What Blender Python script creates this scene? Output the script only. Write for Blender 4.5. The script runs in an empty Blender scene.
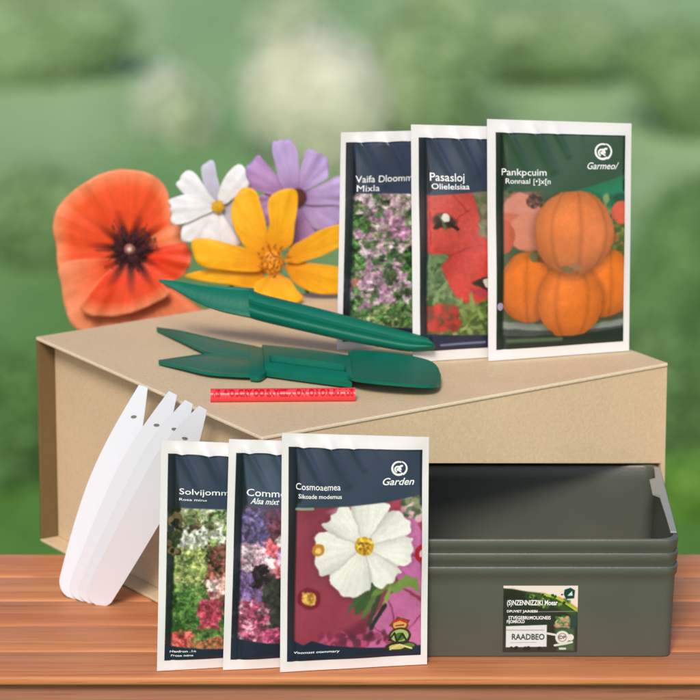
import bpy, bmesh, math, random
import numpy as np
from mathutils import Vector, Matrix

random.seed(7)
C = bpy.context.scene.collection
scene = bpy.context.scene
PI = math.pi
# ------------------------------------------------------------------ camera
F = 3934.9            # focal length in photo pixels (700 px wide)
PITCH = 0.26329
CAMZ = 0.91087
cam_d = bpy.data.cameras.new("camera")
cam = bpy.data.objects.new("camera", cam_d)
C.objects.link(cam)
cam.location = (0, 0, CAMZ)
cam.rotation_euler = (PI / 2 - PITCH, 0, 0)
cam_d.sensor_width = 36
cam_d.lens = F / 700 * 36
cam_d.clip_start = 0.05
cam_d.clip_end = 600
cam_d.dof.use_dof = True
cam_d.dof.focus_distance = 2.70
cam_d.dof.aperture_fstop = (F / 700 * 0.036) / 0.019
scene.camera = cam
# ------------------------------------------------------------------ sky, sun, exposure
SUN_EL, SUN_AZ = math.radians(39), math.radians(187)      # azimuth measured from +Y clockwise
w = bpy.data.worlds.new("World"); scene.world = w; w.use_nodes = True
nt = w.node_tree
sky = nt.nodes.new("ShaderNodeTexSky"); sky.sky_type = 'NISHITA'
sky.sun_disc = False
sky.sun_elevation = SUN_EL; sky.sun_rotation = SUN_AZ
sky.air_density = 0.8; sky.dust_density = 1.2
nt.links.new(sky.outputs[0], nt.nodes["Background"].inputs[0])
nt.nodes["Background"].inputs[1].default_value = 0.135
sd = bpy.data.lights.new("sun", 'SUN'); so = bpy.data.objects.new("sun", sd); C.objects.link(so)
sd.energy = 2.8; sd.angle = math.radians(16); sd.color = (1.0, 0.93, 0.84)
dirv = Vector((math.sin(SUN_AZ) * math.cos(SUN_EL), math.cos(SUN_AZ) * math.cos(SUN_EL), math.sin(SUN_EL)))
so.rotation_euler = dirv.to_track_quat('Z', 'Y').to_euler()
so.location = dirv * 5
scene.view_settings.view_transform = 'Standard'
scene.view_settings.look = 'None'
scene.view_settings.exposure = 0.0
scene.view_settings.gamma = 1.0

# ------------------------------------------------------------------ measuring helpers
def ray(px, py):
    a = (px - 350) / F; b = -(py - 350) / F
    return Vector((a, math.cos(PITCH) + b * math.sin(PITCH), -math.sin(PITCH) + b * math.cos(PITCH)))
O = Vector((0, 0, CAMZ))
def on_z(px, py, z):
    d = ray(px, py); return O + d * ((z - CAMZ) / d.z)
def on_y(px, py, y):
    d = ray(px, py); return O + d * (y / d.y)
def on_plane(px, py, p, n):
    d = ray(px, py); return O + d * ((p - O).dot(n) / d.dot(n))
TOCAM = -ray(350, 350).normalized()

def lin(c):
    return tuple(((x / 12.92) if x <= 0.04045 else ((x + 0.055) / 1.055) ** 2.4) for x in c[:3])
def rgb(r, g, b):
    return lin((r / 255, g / 255, b / 255))

# ------------------------------------------------------------------ materials
def newmat(name):
    m = bpy.data.materials.new(name); m.use_nodes = True
    return m, m.node_tree, m.node_tree.nodes["Principled BSDF"]
def plain(name, col, rough=0.5, spec=0.5, noise=0.0, nscale=60, bump=0.0, bscale=200, trans=0.0, coat=0.0, sub=0.0):
    m, t, p = newmat(name)
    p.inputs["Base Color"].default_value = (*col, 1)
    p.inputs["Roughness"].default_value = rough
    p.inputs["Specular IOR Level"].default_value = spec
    if coat: p.inputs["Coat Weight"].default_value = coat; p.inputs["Coat Roughness"].default_value = 0.25
    if sub:
        p.inputs["Subsurface Weight"].default_value = sub
        p.inputs["Subsurface Radius"].default_value = (0.004, 0.003, 0.002)
        p.inputs["Subsurface Scale"].default_value = 1.0
    if trans: p.inputs["Transmission Weight"].default_value = trans
    tc = t.nodes.new("ShaderNodeTexCoord")
    if noise:
        n = t.nodes.new("ShaderNodeTexNoise"); n.inputs["Scale"].default_value = nscale; n.inputs["Detail"].default_value = 6
        t.links.new(tc.outputs["Object"], n.inputs["Vector"])
        r = t.nodes.new("ShaderNodeMapRange"); r.inputs[3].default_value = 1 - noise; r.inputs[4].default_value = 1 + noise
        r.inputs[1].default_value = 0.25; r.inputs[2].default_value = 0.75
        t.links.new(n.outputs[0], r.inputs[0])
        mx = t.nodes.new("ShaderNodeVectorMath"); mx.operation = 'SCALE'
        mx.inputs[0].default_value = col
        t.links.new(r.outputs[0], mx.inputs["Scale"])
        t.links.new(mx.outputs[0], p.inputs["Base Color"])
    if bump:
        n = t.nodes.new("ShaderNodeTexNoise"); n.inputs["Scale"].default_value = bscale; n.inputs["Detail"].default_value = 4
        t.links.new(tc.outputs["Object"], n.inputs["Vector"])
        b = t.nodes.new("ShaderNodeBump"); b.inputs["Strength"].default_value = bump; b.inputs["Distance"].default_value = 0.001
        t.links.new(n.outputs[0], b.inputs["Height"]); t.links.new(b.outputs[0], p.inputs["Normal"])
    return m
def attr_mat(name, rough=0.5, spec=0.5, coat=0.0, trans=0.0, mott=0.0, mscale=80):
    m, t, p = newmat(name)
    a = t.nodes.new("ShaderNodeAttribute"); a.attribute_name = "Col"
    out = a.outputs["Color"]
    if mott:
        tc = t.nodes.new("ShaderNodeTexCoord")
        n = t.nodes.new("ShaderNodeTexNoise"); n.inputs["Scale"].default_value = mscale; n.inputs["Detail"].default_value = 5
        t.links.new(tc.outputs["Object"], n.inputs["Vector"])
        r = t.nodes.new("ShaderNodeMapRange"); r.inputs[1].default_value = .3; r.inputs[2].default_value = .7
        r.inputs[3].default_value = 1 - mott; r.inputs[4].default_value = 1 + mott
        t.links.new(n.outputs[0], r.inputs[0])
        v = t.nodes.new("ShaderNodeVectorMath"); v.operation = 'SCALE'
        t.links.new(out, v.inputs[0]); t.links.new(r.outputs[0], v.inputs["Scale"]); out = v.outputs[0]
    t.links.new(out, p.inputs["Base Color"])
    p.inputs["Roughness"].default_value = rough
    p.inputs["Specular IOR Level"].default_value = spec
    p.inputs["Coat Weight"].default_value = coat
    p.inputs["Coat Roughness"].default_value = 0.3
    if trans:
        tr = t.nodes.new("ShaderNodeBsdfTranslucent"); mix = t.nodes.new("ShaderNodeMixShader")
        mix.inputs[0].default_value = trans
        t.links.new(out, tr.inputs[0])
        t.links.new(p.outputs[0], mix.inputs[1]); t.links.new(tr.outputs[0], mix.inputs[2])
        t.links.new(mix.outputs[0], t.nodes["Material Output"].inputs[0])
    return m

def kraft(name, col, fibre=0.06):
    m, t, p = newmat(name)
    tc = t.nodes.new("ShaderNodeTexCoord")
    n1 = t.nodes.new("ShaderNodeTexNoise"); n1.inputs["Scale"].default_value = 14; n1.inputs["Detail"].default_value = 3
    n2 = t.nodes.new("ShaderNodeTexNoise"); n2.inputs["Scale"].default_value = 420; n2.inputs["Detail"].default_value = 5; n2.inputs["Roughness"].default_value = .7
    for n in (n1, n2): t.links.new(tc.outputs["Object"], n.inputs["Vector"])
    r1 = t.nodes.new("ShaderNodeMapRange"); r1.inputs[1].default_value = .3; r1.inputs[2].default_value = .7; r1.inputs[3].default_value = .96; r1.inputs[4].default_value = 1.04
    r2 = t.nodes.new("ShaderNodeMapRange"); r2.inputs[1].default_value = .3; r2.inputs[2].default_value = .7; r2.inputs[3].default_value = 1 - fibre * 2; r2.inputs[4].default_value = 1 + fibre
    t.links.new(n1.outputs[0], r1.inputs[0]); t.links.new(n2.outputs[0], r2.inputs[0])
    mu = t.nodes.new("ShaderNodeMath"); mu.operation = 'MULTIPLY'
    t.links.new(r1.outputs[0], mu.inputs[0]); t.links.new(r2.outputs[0], mu.inputs[1])
    v = t.nodes.new("ShaderNodeVectorMath"); v.operation = 'SCALE'; v.inputs[0].default_value = col
    t.links.new(mu.outputs[0], v.inputs["Scale"]); t.links.new(v.outputs[0], p.inputs["Base Color"])
    b = t.nodes.new("ShaderNodeBump"); b.inputs["Strength"].default_value = .25; b.inputs["Distance"].default_value = .0004
    t.links.new(n2.outputs[0], b.inputs["Height"]); t.links.new(b.outputs[0], p.inputs["Normal"])
    p.inputs["Roughness"].default_value = .75; p.inputs["Specular IOR Level"].default_value = .25
    return m

def wood(name, seed, col_a, col_b):
    m, t, p = newmat(name)
    tc = t.nodes.new("ShaderNodeTexCoord")
    mp = t.nodes.new("ShaderNodeMapping"); mp.inputs["Scale"].default_value = (1.5, 34, 34); mp.inputs["Location"].default_value = (seed * 3.1, seed * 1.7, 0)
    t.links.new(tc.outputs["Object"], mp.inputs[0])
    n = t.nodes.new("ShaderNodeTexNoise"); n.inputs["Scale"].default_value = 2.2; n.inputs["Detail"].default_value = 9; n.inputs["Roughness"].default_value = .62; n.inputs["Distortion"].default_value = .6
    t.links.new(mp.outputs[0], n.inputs["Vector"])
    wv = t.nodes.new("ShaderNodeTexNoise"); wv.inputs["Scale"].default_value = 9; wv.inputs["Detail"].default_value = 4
    mp2 = t.nodes.new("ShaderNodeMapping"); mp2.inputs["Scale"].default_value = (.8, 60, 60); mp2.inputs["Location"].default_value = (seed, 0, seed)
    t.links.new(tc.outputs["Object"], mp2.inputs[0]); t.links.new(mp2.outputs[0], wv.inputs["Vector"])
    cr = t.nodes.new("ShaderNodeValToRGB")
    cr.color_ramp.elements[0].position = .32; cr.color_ramp.elements[0].color = (*col_a, 1)
    cr.color_ramp.elements[1].position = .66; cr.color_ramp.elements[1].color = (*col_b, 1)
    t.links.new(n.outputs[0], cr.inputs[0])
    r = t.nodes.new("ShaderNodeMapRange"); r.inputs[1].default_value = .3; r.inputs[2].default_value = .7; r.inputs[3].default_value = .93; r.inputs[4].default_value = 1.05
    t.links.new(wv.outputs[0], r.inputs[0])
    v = t.nodes.new("ShaderNodeVectorMath"); v.operation = 'SCALE'
    t.links.new(cr.outputs[0], v.inputs[0]); t.links.new(r.outputs[0], v.inputs["Scale"])
    g = t.nodes.new("ShaderNodeTexNoise"); g.inputs["Scale"].default_value = 3.2; g.inputs["Detail"].default_value = 5; g.inputs["Distortion"].default_value = 1.4
    mp3 = t.nodes.new("ShaderNodeMapping"); mp3.inputs["Scale"].default_value = (2.2, 95, 95); mp3.inputs["Location"].default_value = (seed * 2, seed, 0)
    t.links.new(tc.outputs["Object"], mp3.inputs[0]); t.links.new(mp3.outputs[0], g.inputs["Vector"])
    gr_ = t.nodes.new("ShaderNodeMapRange"); gr_.inputs[1].default_value = .34; gr_.inputs[2].default_value = .44; gr_.inputs[3].default_value = .74; gr_.inputs[4].default_value = 1.0
    t.links.new(g.outputs[0], gr_.inputs[0])
    v2 = t.nodes.new("ShaderNodeVectorMath"); v2.operation = 'SCALE'; t.links.new(v.outputs[0], v2.inputs[0]); t.links.new(gr_.outputs[0], v2.inputs["Scale"])
    t.links.new(v2.outputs[0], p.inputs["Base Color"])
    b = t.nodes.new("ShaderNodeBump"); b.inputs["Strength"].default_value = .3; b.inputs["Distance"].default_value = .0008
    t.links.new(n.outputs[0], b.inputs["Height"]); t.links.new(b.outputs[0], p.inputs["Normal"])
    p.inputs["Roughness"].default_value = .55; p.inputs["Specular IOR Level"].default_value = .22
    return m

# ------------------------------------------------------------------ object helpers
def empty(name, loc, label, cat, group=None):
    o = bpy.data.objects.new(name, None); C.objects.link(o); o.location = loc
    o.empty_display_size = .02
    o["label"] = label; o["category"] = cat
    if group: o["group"] = group
    bpy.context.view_layer.update()
    return o
def mesh_obj(name, verts, faces, mat, parent=None, smooth=False, cols=None):
    me = bpy.data.meshes.new(name)
    off = parent_origin(parent)
    me.from_pydata([tuple(Vector(v) - off) for v in verts], [], faces); me.update()
    if cols is not None:
        a = me.color_attributes.new("Col", 'FLOAT_COLOR', 'POINT')
        flat = np.ones((len(verts), 4), dtype=np.float32); flat[:, :3] = np.asarray(cols)
        a.data.foreach_set("color", flat.ravel())
    if smooth: me.polygons.foreach_set("use_smooth", [True] * len(me.polygons))
    me.materials.append(mat)
    o = bpy.data.objects.new(name, me); C.objects.link(o)
    if parent: o.parent = parent
    return o
def parent_origin(p):
    v = Vector((0, 0, 0))
    while p is not None:
        v += p.location; p = p.parent
    return v
def bm_obj(name, bm, mat, parent=None, smooth=False):
    me = bpy.data.meshes.new(name)
    off = parent_origin(parent)
    bmesh.ops.translate(bm, vec=-off, verts=bm.verts)
    bmesh.ops.recalc_face_normals(bm, faces=bm.faces)
    bm.to_mesh(me); bm.free()
    if smooth: me.polygons.foreach_set("use_smooth", [True] * len(me.polygons))
    me.materials.append(mat)
    o = bpy.data.objects.new(name, me); C.objects.link(o)
    if parent: o.parent = parent
    return o
def prism(bm, base, up):                 # closed prism from a list of base points and a vector
    a = [bm.verts.new(Vector(p)) for p in base]; b = [bm.verts.new(Vector(p) + up) for p in base]
    n = len(a); bm.faces.new(a[::-1]); bm.faces.new(b)
    for i in range(n): bm.faces.new((a[i], a[(i + 1) % n], b[(i + 1) % n], b[i]))
def bevel(bm, w, seg=2):
    bmesh.ops.bevel(bm, geom=list(bm.edges), offset=w, segments=seg, profile=.5, affect='EDGES')
def resample(pts, n, closed=False, curve=True):
    P = [Vector(p) for p in pts]
    if curve and len(P) > 2:
        Q = []
        m = len(P)
        rng = range(m) if closed else range(m - 1)
        for i in rng:
            p0 = P[(i - 1) % m] if closed else P[max(i - 1, 0)]
            p1 = P[i]; p2 = P[(i + 1) % m]; p3 = P[(i + 2) % m] if closed else P[min(i + 2, m - 1)]
            for k in range(8):
                t = k / 8
                Q.append(.5 * ((2 * p1) + (p2 - p0) * t + (2 * p0 - 5 * p1 + 4 * p2 - p3) * t * t + (3 * p1 - p0 - 3 * p2 + p3) * t ** 3))
        if not closed: Q.append(P[-1])
        P = Q
    if closed: P = P + [P[0]]
    L = [0]
    for i in range(1, len(P)): L.append(L[-1] + (P[i] - P[i - 1]).length)
    out = []
    cnt = n if not closed else n + 1
    for k in range(cnt):
        s = L[-1] * k / (cnt - 1)
        j = 0
        while j < len(L) - 2 and L[j + 1] < s: j += 1
        d = L[j + 1] - L[j]
        out.append(P[j].lerp(P[j + 1], (s - L[j]) / d if d > 0 else 0))
    return out[:-1] if closed else out
def strip(name, A, B, normal, prof, thick, mat, parent, n=40, m=14, cols=None):
    """a curved plate between two edges A and B; prof(t, s) lifts it along the normal"""
    A = resample(A, n); B = resample(B, n)
    V = []; 
    for side in (0, 1):
        for i in range(n):
            for j in range(m):
                t = i / (n - 1); s = j / (m - 1)
                p = A[i].lerp(B[i], s) + normal * (prof(t, s) - (thick if side else 0))
                V.append(p)
    Fc = []
    N = n * m
    for i in range(n - 1):
        for j in range(m - 1):
            a = i * m + j
            Fc.append((a, a + 1, a + m + 1, a + m)); Fc.append((N + a, N + a + m, N + a + m + 1, N + a + 1))
    for i in range(n - 1):
        a = i * m; Fc.append((a, a + m, N + a + m, N + a))
        a = i * m + m - 1; Fc.append((a, N + a, N + a + m, a + m))
    for j in range(m - 1):
        Fc.append((j, N + j, N + j + 1, j + 1))
        a = (n - 1) * m + j; Fc.append((a, a + 1, N + a + 1, N + a))
    o = mesh_obj(name, V, Fc, mat, parent, smooth=True, cols=None)
    return o
def sharp(o, deg=35):
    me = o.data
    bm = bmesh.new(); bm.from_mesh(me)
    bmesh.ops.recalc_face_normals(bm, faces=bm.faces)
    for e in bm.edges:
        if len(e.link_faces) == 2 and e.calc_face_angle(0) > math.radians(deg): e.smooth = False
    bm.to_mesh(me); bm.free()
    return o
def tube(bm, pts, r0, r1, seg=8):
    rings = []
    for i, p in enumerate(pts):
        p = Vector(p); d = (Vector(pts[min(i + 1, len(pts) - 1)]) - Vector(pts[max(i - 1, 0)])).normalized()
        x = d.orthogonal().normalized(); y = d.cross(x)
        if rings:
            x = (px - d * px.dot(d)).normalized(); y = d.cross(x)
        px = x
        r = r0 + (r1 - r0) * i / (len(pts) - 1)
        rings.append([bm.verts.new(p + (x * math.cos(a) + y * math.sin(a)) * r) for a in [2 * PI * k / seg for k in range(seg)]])
    for a, b in zip(rings, rings[1:]):
        for k in range(seg): bm.faces.new((a[k], a[(k + 1) % seg], b[(k + 1) % seg], b[k]))
    bm.faces.new(rings[0][::-1]); bm.faces.new(rings[-1])
def text_mesh(txt, shear=0.0, bold=0.0):
    cu = bpy.data.curves.new("t", 'FONT'); cu.body = txt; cu.size = 1; cu.resolution_u = 3
    cu.shear = shear; cu.offset = bold
    ob = bpy.data.objects.new("t", cu); C.objects.link(ob)
    bpy.context.view_layer.update()
    me = ob.evaluated_get(bpy.context.evaluated_depsgraph_get()).to_mesh()
    V = [v.co.copy() for v in me.vertices]; Fc = [tuple(p.vertices) for p in me.polygons]
    ob.evaluated_get(bpy.context.evaluated_depsgraph_get()).to_mesh_clear()
    bpy.data.objects.remove(ob); bpy.data.curves.remove(cu)
    x0 = min(v.x for v in V); x1 = max(v.x for v in V)
    return [((v.x - x0) / (x1 - x0), v.y) for v in V], Fc, x1 - x0

# ------------------------------------------------------------------ raster "printing press": pictures painted in code, kept as colour attributes
def vnoise(h, w, cells, seed, octv=4, aspect=1.0):
    r = np.random.RandomState(seed); out = np.zeros((h, w)); amp = 1; tot = 0
    for o in range(octv):
        cy = max(2, int(cells * 2 ** o)); cx = max(2, int(cells * 2 ** o * aspect))
        g = r.rand(cy + 2, cx + 2)
        y = np.linspace(0, cy, h); x = np.linspace(0, cx, w)
        yi = np.minimum(y.astype(int), cy); xi = np.minimum(x.astype(int), cx)
        fy = y - yi; fx = x - xi; fy = (fy * fy * (3 - 2 * fy))[:, None]; fx = (fx * fx * (3 - 2 * fx))[None, :]
        a = g[yi][:, xi]; b = g[yi][:, xi + 1]; c = g[yi + 1][:, xi]; d = g[yi + 1][:, xi + 1]
        out += amp * ((a * (1 - fx) + b * fx) * (1 - fy) + (c * (1 - fx) + d * fx) * fy); tot += amp; amp *= .55
    return out / tot
class Art:
    def __init__(s, w, h, base, aspect):
        s.w, s.h, s.k = w, h, aspect                 # aspect = height / width of the printed area
        s.img = np.ones((h, w, 3)) * (np.array(base) / 255.0)
        s.X, s.Y = np.meshgrid(np.linspace(0, 1, w), np.linspace(0, 1, h))
    def put(s, mask, col, a=1.0):
        m = (mask * a)[..., None]; c = np.asarray(col) / 255.0
        s.img = s.img * (1 - m) + c * m
    def ell(s, cx, cy, rx, ry, rot=0, soft=.12, wob=0, seed=0):
        dx = s.X - cx; dy = (s.Y - cy) * s.k; ry = ry * s.k
        c, n = math.cos(rot), math.sin(rot)
        u = (dx * c + dy * n) / rx; v = (-dx * n + dy * c) / ry
        r = np.sqrt(u * u + v * v)
        if wob:
            th = np.arctan2(v, u); r = r * (1 + wob * np.sin(th * 5 + seed) + wob * .6 * np.sin(th * 9 + seed * 2.3))
        return np.clip((1 - r) / soft + .5, 0, 1)
    def poly(s, pts, soft=0.006):
        ins = np.zeros(s.X.shape, bool); D = np.full(s.X.shape, 9.0); n = len(pts)
        for i in range(n):
            x1, y1 = pts[i]; x2, y2 = pts[(i + 1) % n]
            if y1 != y2:
                cond = ((y1 > s.Y) != (y2 > s.Y)) & (s.X < (x2 - x1) * (s.Y - y1) / (y2 - y1) + x1)
                ins ^= cond
            ex, ey = x2 - x1, (y2 - y1) * s.k
            t = np.clip(((s.X - x1) * ex + (s.Y - y1) * s.k * ey) / (ex * ex + ey * ey + 1e-12), 0, 1)
            D = np.minimum(D, np.hypot(s.X - x1 - t * ex, (s.Y - y1) * s.k - t * ey))
        return np.clip(np.where(ins, D, -D) / soft * .5 + .5, 0, 1)
    def line(s, pts, wd, soft=.004):
        D = np.full(s.X.shape, 9.0)
        for (x1, y1), (x2, y2) in zip(pts, pts[1:]):
            ex, ey = x2 - x1, (y2 - y1) * s.k
            t = np.clip(((s.X - x1) * ex + (s.Y - y1) * s.k * ey) / (ex * ex + ey * ey + 1e-12), 0, 1)
            D = np.minimum(D, np.hypot(s.X - x1 - t * ex, (s.Y - y1) * s.k - t * ey))
        return np.clip((wd / 2 - D) / soft + .5, 0, 1)
    def nz(s, cells, seed, o=4):
        return vnoise(s.h, s.w, cells, seed, o, 1 / s.k)
    def thr(s, cells, seed, lo, hi, o=4):
        return np.clip((s.nz(cells, seed, o) - lo) / (hi - lo), 0, 1)
    def specks(s, n, box, cols, r0, r1, seed, region=None, stretch=1.6, alpha=.9):
        r = np.random.RandomState(seed)
        for i in range(n):
            cx = r.uniform(box[0], box[2]); cy = r.uniform(box[1], box[3])
            R = r.uniform(r0, r1); rot = r.uniform(0, PI); st = r.uniform(1, stretch); col = np.array(cols[r.randint(len(cols))]) / 255.0
            col = np.clip(col * r.uniform(.85, 1.15), 0, 1)
            xi = int(cx * (s.w - 1)); yi = int(cy * (s.h - 1)); q = int(R * st * s.w) + 2
            a0, a1, b0, b1 = max(0, yi - q), min(s.h, yi + q + 1), max(0, xi - q), min(s.w, xi + q + 1)
            if a0 >= a1 or b0 >= b1: continue
            if region is not None and region[min(yi, s.h - 1), min(xi, s.w - 1)] < .5: continue
            dx = s.X[a0:a1, b0:b1] - cx; dy = (s.Y[a0:a1, b0:b1] - cy) * s.k
            u = (dx * math.cos(rot) + dy * math.sin(rot)) / (R * st); v = (-dx * math.sin(rot) + dy * math.cos(rot)) / R
            m = (np.clip((1 - np.sqrt(u * u + v * v)) / .5 + .3, 0, 1) * alpha)[..., None]
            s.img[a0:a1, b0:b1] = s.img[a0:a1, b0:b1] * (1 - m) + col * m
    def warp(s, amp, cells, seed, grain=.0):
        dx = (vnoise(s.h, s.w, cells, seed, 3, 1 / s.k) - .5) * 2 * amp * s.w; dy = (vnoise(s.h, s.w, cells, seed + 1, 3, 1 / s.k) - .5) * 2 * amp * s.w
        jj, ii = np.meshgrid(np.arange(s.w), np.arange(s.h))
        s.img = s.img[np.clip((ii + dy).round().astype(int), 0, s.h - 1), np.clip((jj + dx).round().astype(int), 0, s.w - 1)]
        if grain:
            g = np.random.RandomState(seed).rand(s.h, s.w); g = (g + np.roll(g, 1, 0) + np.roll(g, 1, 1) + np.roll(np.roll(g, 1, 0), 1, 1)) / 4
            s.img = np.clip(s.img * (1 + grain * ((g - .5) * 2 + (vnoise(s.h, s.w, 40, seed + 5, 2, 1 / s.k) - .5)))[..., None], 0, 1)
        # slight print softness
        s.img = (s.img * 2 + np.roll(s.img, 1, 0) + np.roll(s.img, -1, 0) + np.roll(s.img, 1, 1) + np.roll(s.img, -1, 1)) / 6
        s.img = (s.img * 4 + np.roll(s.img, 1, 0) + np.roll(s.img, -1, 0) + np.roll(s.img, 1, 1) + np.roll(s.img, -1, 1)) / 8
    def crisp(s, seed, amt=.55):
        n = vnoise(s.h, s.w, 70, seed, 2, 1 / s.k) - .5; m = vnoise(s.h, s.w, 26, seed + 3, 2, 1 / s.k) - .5
        s.img = np.clip(s.img * (1 + amt * 1.6 * n + amt * m)[..., None], 0, 1)
    def shade(s, f):
        s.img = np.clip(s.img * f[..., None], 0, 1)

NAVY = (54, 65, 86); DEEP = (12, 18, 32)
def header(a, top_pts, col, strip_col):
    """coloured heading with its curved lower edge, plus the fold shade painted down the left side"""
    a.put(a.poly(top_pts), col)
    a.shade(1 + .06 * (a.nz(3, 5) - .5))
    a.put(a.poly([(0, 0), (.055, 0), (.10, .245), (.062, .27), (.05, 1), (0, 1)], .01), strip_col, .88)  # dark band: shade of the left fold put into the print
    a.put(a.line([(0, 0.0), (1, 0.0)], .02, .01), strip_col, .9)
    a.put(a.line([(1, 0.0), (1, .26)], .03, .02), strip_col, .9)

def art_cosmos():
    a = Art(220, 350, (142, 58, 78), 1.62)
    n = a.nz(5, 11)
    a.shade(.82 + .36 * n)
    a.put(a.thr(4, 3, .5, .75), (120, 42, 62), .5)
    for cx, cy, r in ((.16, .62, .30), (.05, .95, .3), (.30, .88, .34)):
        m = a.ell(cx, cy, r, r * .5, .4, .4); a.put(m, (150, 50, 72), .35)
    # rosy petals top
    a.put(a.ell(.62, .27, .30, .05, -.2, .3, .05), (226, 150, 176), .9)
    a.put(a.ell(.86, .24, .20, .075, -.3, .3, .05), (165, 56, 78), .9)
    a.specks(110, (.86, .17, 1, .34), [(225, 220, 205), (120, 130, 95), (70, 85, 60), (205, 160, 170)], .012, .03, 4)
    # pink cosmos petals right
    pk = (200, 110, 168)
    m = a.poly([(.80, .40), (.86, .32), (.94, .33), (1.0, .40), (1.0, .72), (.86, .66), (.76, .56)]); a.put(m, pk)
    m2 = a.poly([(.58, .86), (.74, .70), (.84, .66), (1, .74), (1, 1), (.58, 1)]); a.put(m2, (196, 108, 158))
    a.shade(1 + (m + m2) * .22 * (a.nz(14, 9) - .5))
    for q in ([(.74, .68), (.80, .84), (.84, .93)], [(.84, .93), (1, .80)], [(.84, .93), (.62, .84)], [(.86, .45), (1, .55)]):
        a.put(a.line(q, .012), (138, 48, 96), .8)
    a.put(a.ell(.99, .50, .045, .04), (170, 22, 46)); a.put(a.ell(.995, .50, .02, .018), (240, 190, 200))
    # stems and leaves
    a.put(a.poly([(.50, .72), (.60, .64), (.72, .60), (.66, .67), (.60, .75), (.50, .79)]), (58, 84, 48))
    for i, q in enumerate(([(.60, .84), (.66, .72), (.74, .62)], [(.56, .80), (.66, .68)], [(.62, .86), (.72, .74)])):
        a.put(a.line(q, .035), [(60, 62, 48), (90, 110, 62), (46, 40, 44)][i])
    for i, q in enumerate(([(.62, .70), (.74, .61), (.80, .63), (.70, .69)], [(.74, .66), (.88, .60), (.96, .62), (.99, .70), (.90, .655), (.80, .69)],
                           [(.58, .69), (.48, .76), (.44, .79), (.50, .69)], [(.70, .74), (.78, .62), (.76, .72)])):
        a.put(a.poly(q), [(106, 138, 62), (120, 146, 74), (66, 96, 56), (140, 160, 80)][i])
    a.put(a.poly([(.42, .86), (.60, .80), (.58, .93), (.45, .93)], .03), (112, 36, 60))
    # the white flower
    cx, cy = .565, .462
    th = np.arctan2((a.Y - cy) * a.k, a.X - cx); rr = np.hypot(a.X - cx, (a.Y - cy) * a.k)
    R = .345 + .026 * np.abs(np.sin(th * 4 + .4)) ** .7 + .02 * np.cos(th * 2 + 1.2) + .008 * np.sin(th * 23) + .035 * np.exp(-((th - 1.85) / .28) ** 2)
    notch = np.zeros_like(th)
    for t0 in (-2.75, -1.9, -.98, -.25, .55, 1.35, 2.45):
        notch += .06 * np.exp(-((th - t0) / .05) ** 2)
    m = np.clip((R - notch - rr) / .012 + .5, 0, 1)
    a.put(np.clip((R - notch - rr) / .08 + .6, 0, 1), (70, 26, 40), .45)
    a.put(m, (250, 248, 238))
    ridg = .5 + .5 * np.sin(th * 31 + 3 * np.sin(th * 3))
    for t0 in (-2.75, -1.9, -.98, -.25, .55, 1.35, 2.45):
        a.shade(1 - .16 * m * np.exp(-np.clip(((th - t0) % (2 * PI)), 0, 9) / .22) * np.clip(rr / .2, 0, 1))
    a.shade(1 - m * (0.03 * ridg + .10 * np.clip(1 - rr / .14, 0, 1)) - m * .05 * a.nz(9, 77))
    for t0 in (-2.75, -1.9, -.98, -.25, .55, 1.35, 2.45):
        a.put(m * np.clip((.006 + .014 * rr - np.abs(th - t0) * rr) / .006 + .4, 0, 1) * (rr > .07), (196, 190, 180), .55)
    a.put(a.ell(cx, cy, .07, .044), (196, 150, 40)); a.specks(70, (cx - .055, cy - .034, cx + .055, cy + .034), [(240, 205, 90), (150, 100, 30), (214, 170, 50)], .008, .014, 8, stretch=1.2)
    # small buds
    a.put(a.ell(.16, .705, .085, .052), (112, 18, 42)); a.put(a.ell(.16, .705, .052, .032), (200, 150, 62)); a.specks(24, (.12, .68, .20, .73), [(226, 186, 96), (164, 104, 44)], .008, .013, 2)
    a.put(a.ell(.225, .478, .045, .026), (190, 130, 48)); a.put(a.ell(.23, .48, .022, .013), (240, 200, 120)); 
    a.specks(60, (.25, .88, .80, .93), [(170, 70, 110), (120, 40, 70), (90, 40, 60)], .015, .03, 12)
    a.warp(0.012, 22, 200, 0.05)
    header(a, [(-.1, -.1), (1.1, -.1), (1.1, .205), (.97, .222), (.75, .25), (.45, .272), (.06, .283), (-.1, .285)], NAVY, DEEP)
    a.put(a.line([(.06, .285), (.18, .283)], .02), (150, 172, 140), .8)
    # foot strip
    a.put(a.poly([(-.1, .885), (.0, .89), (.12, .925), (.18, .905), (.3, .93), (.5, .945), (.75, .955), (1.1, .95), (1.1, 1.1), (-.1, 1.1)]), (26, 34, 58))
    # small yellow and green emblem
    a.put(a.ell(.84, .845, .07, .035, 0, .2, .1, 1), (120, 60, 30)); a.put(a.ell(.84, .845, .052, .026), (226, 170, 96)); a.put(a.line([(.79,.83),(.84,.82),(.89,.835)], .018), (190, 50, 44)); a.put(a.line([(.81,.85),(.87,.848)], .01), (120,50,40))
    a.put(a.ell(.84, .90, .085, .040), (60, 50, 30)); a.put(a.ell(.84, .90, .068, .031), (176, 186, 120)); a.put(a.ell(.84, .905, .04, .02), (70, 110, 52))
    a.put(a.ell(.85, .953, .12, .024), (40, 46, 30)); a.put(a.ell(.82, .955, .06, .013), (206, 190, 100)); a.put(a.ell(.91, .95, .045, .011), (96, 120, 60))
    a.put(a.line([(.76,.92),(.8,.885),(.82,.93),(.86,.89),(.9,.935),(.92,.90)], .014), (40, 44, 26)); a.put(a.line([(.77,.965),(.84,.945),(.93,.965)], .014), (226, 210, 150))
    return a
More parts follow.
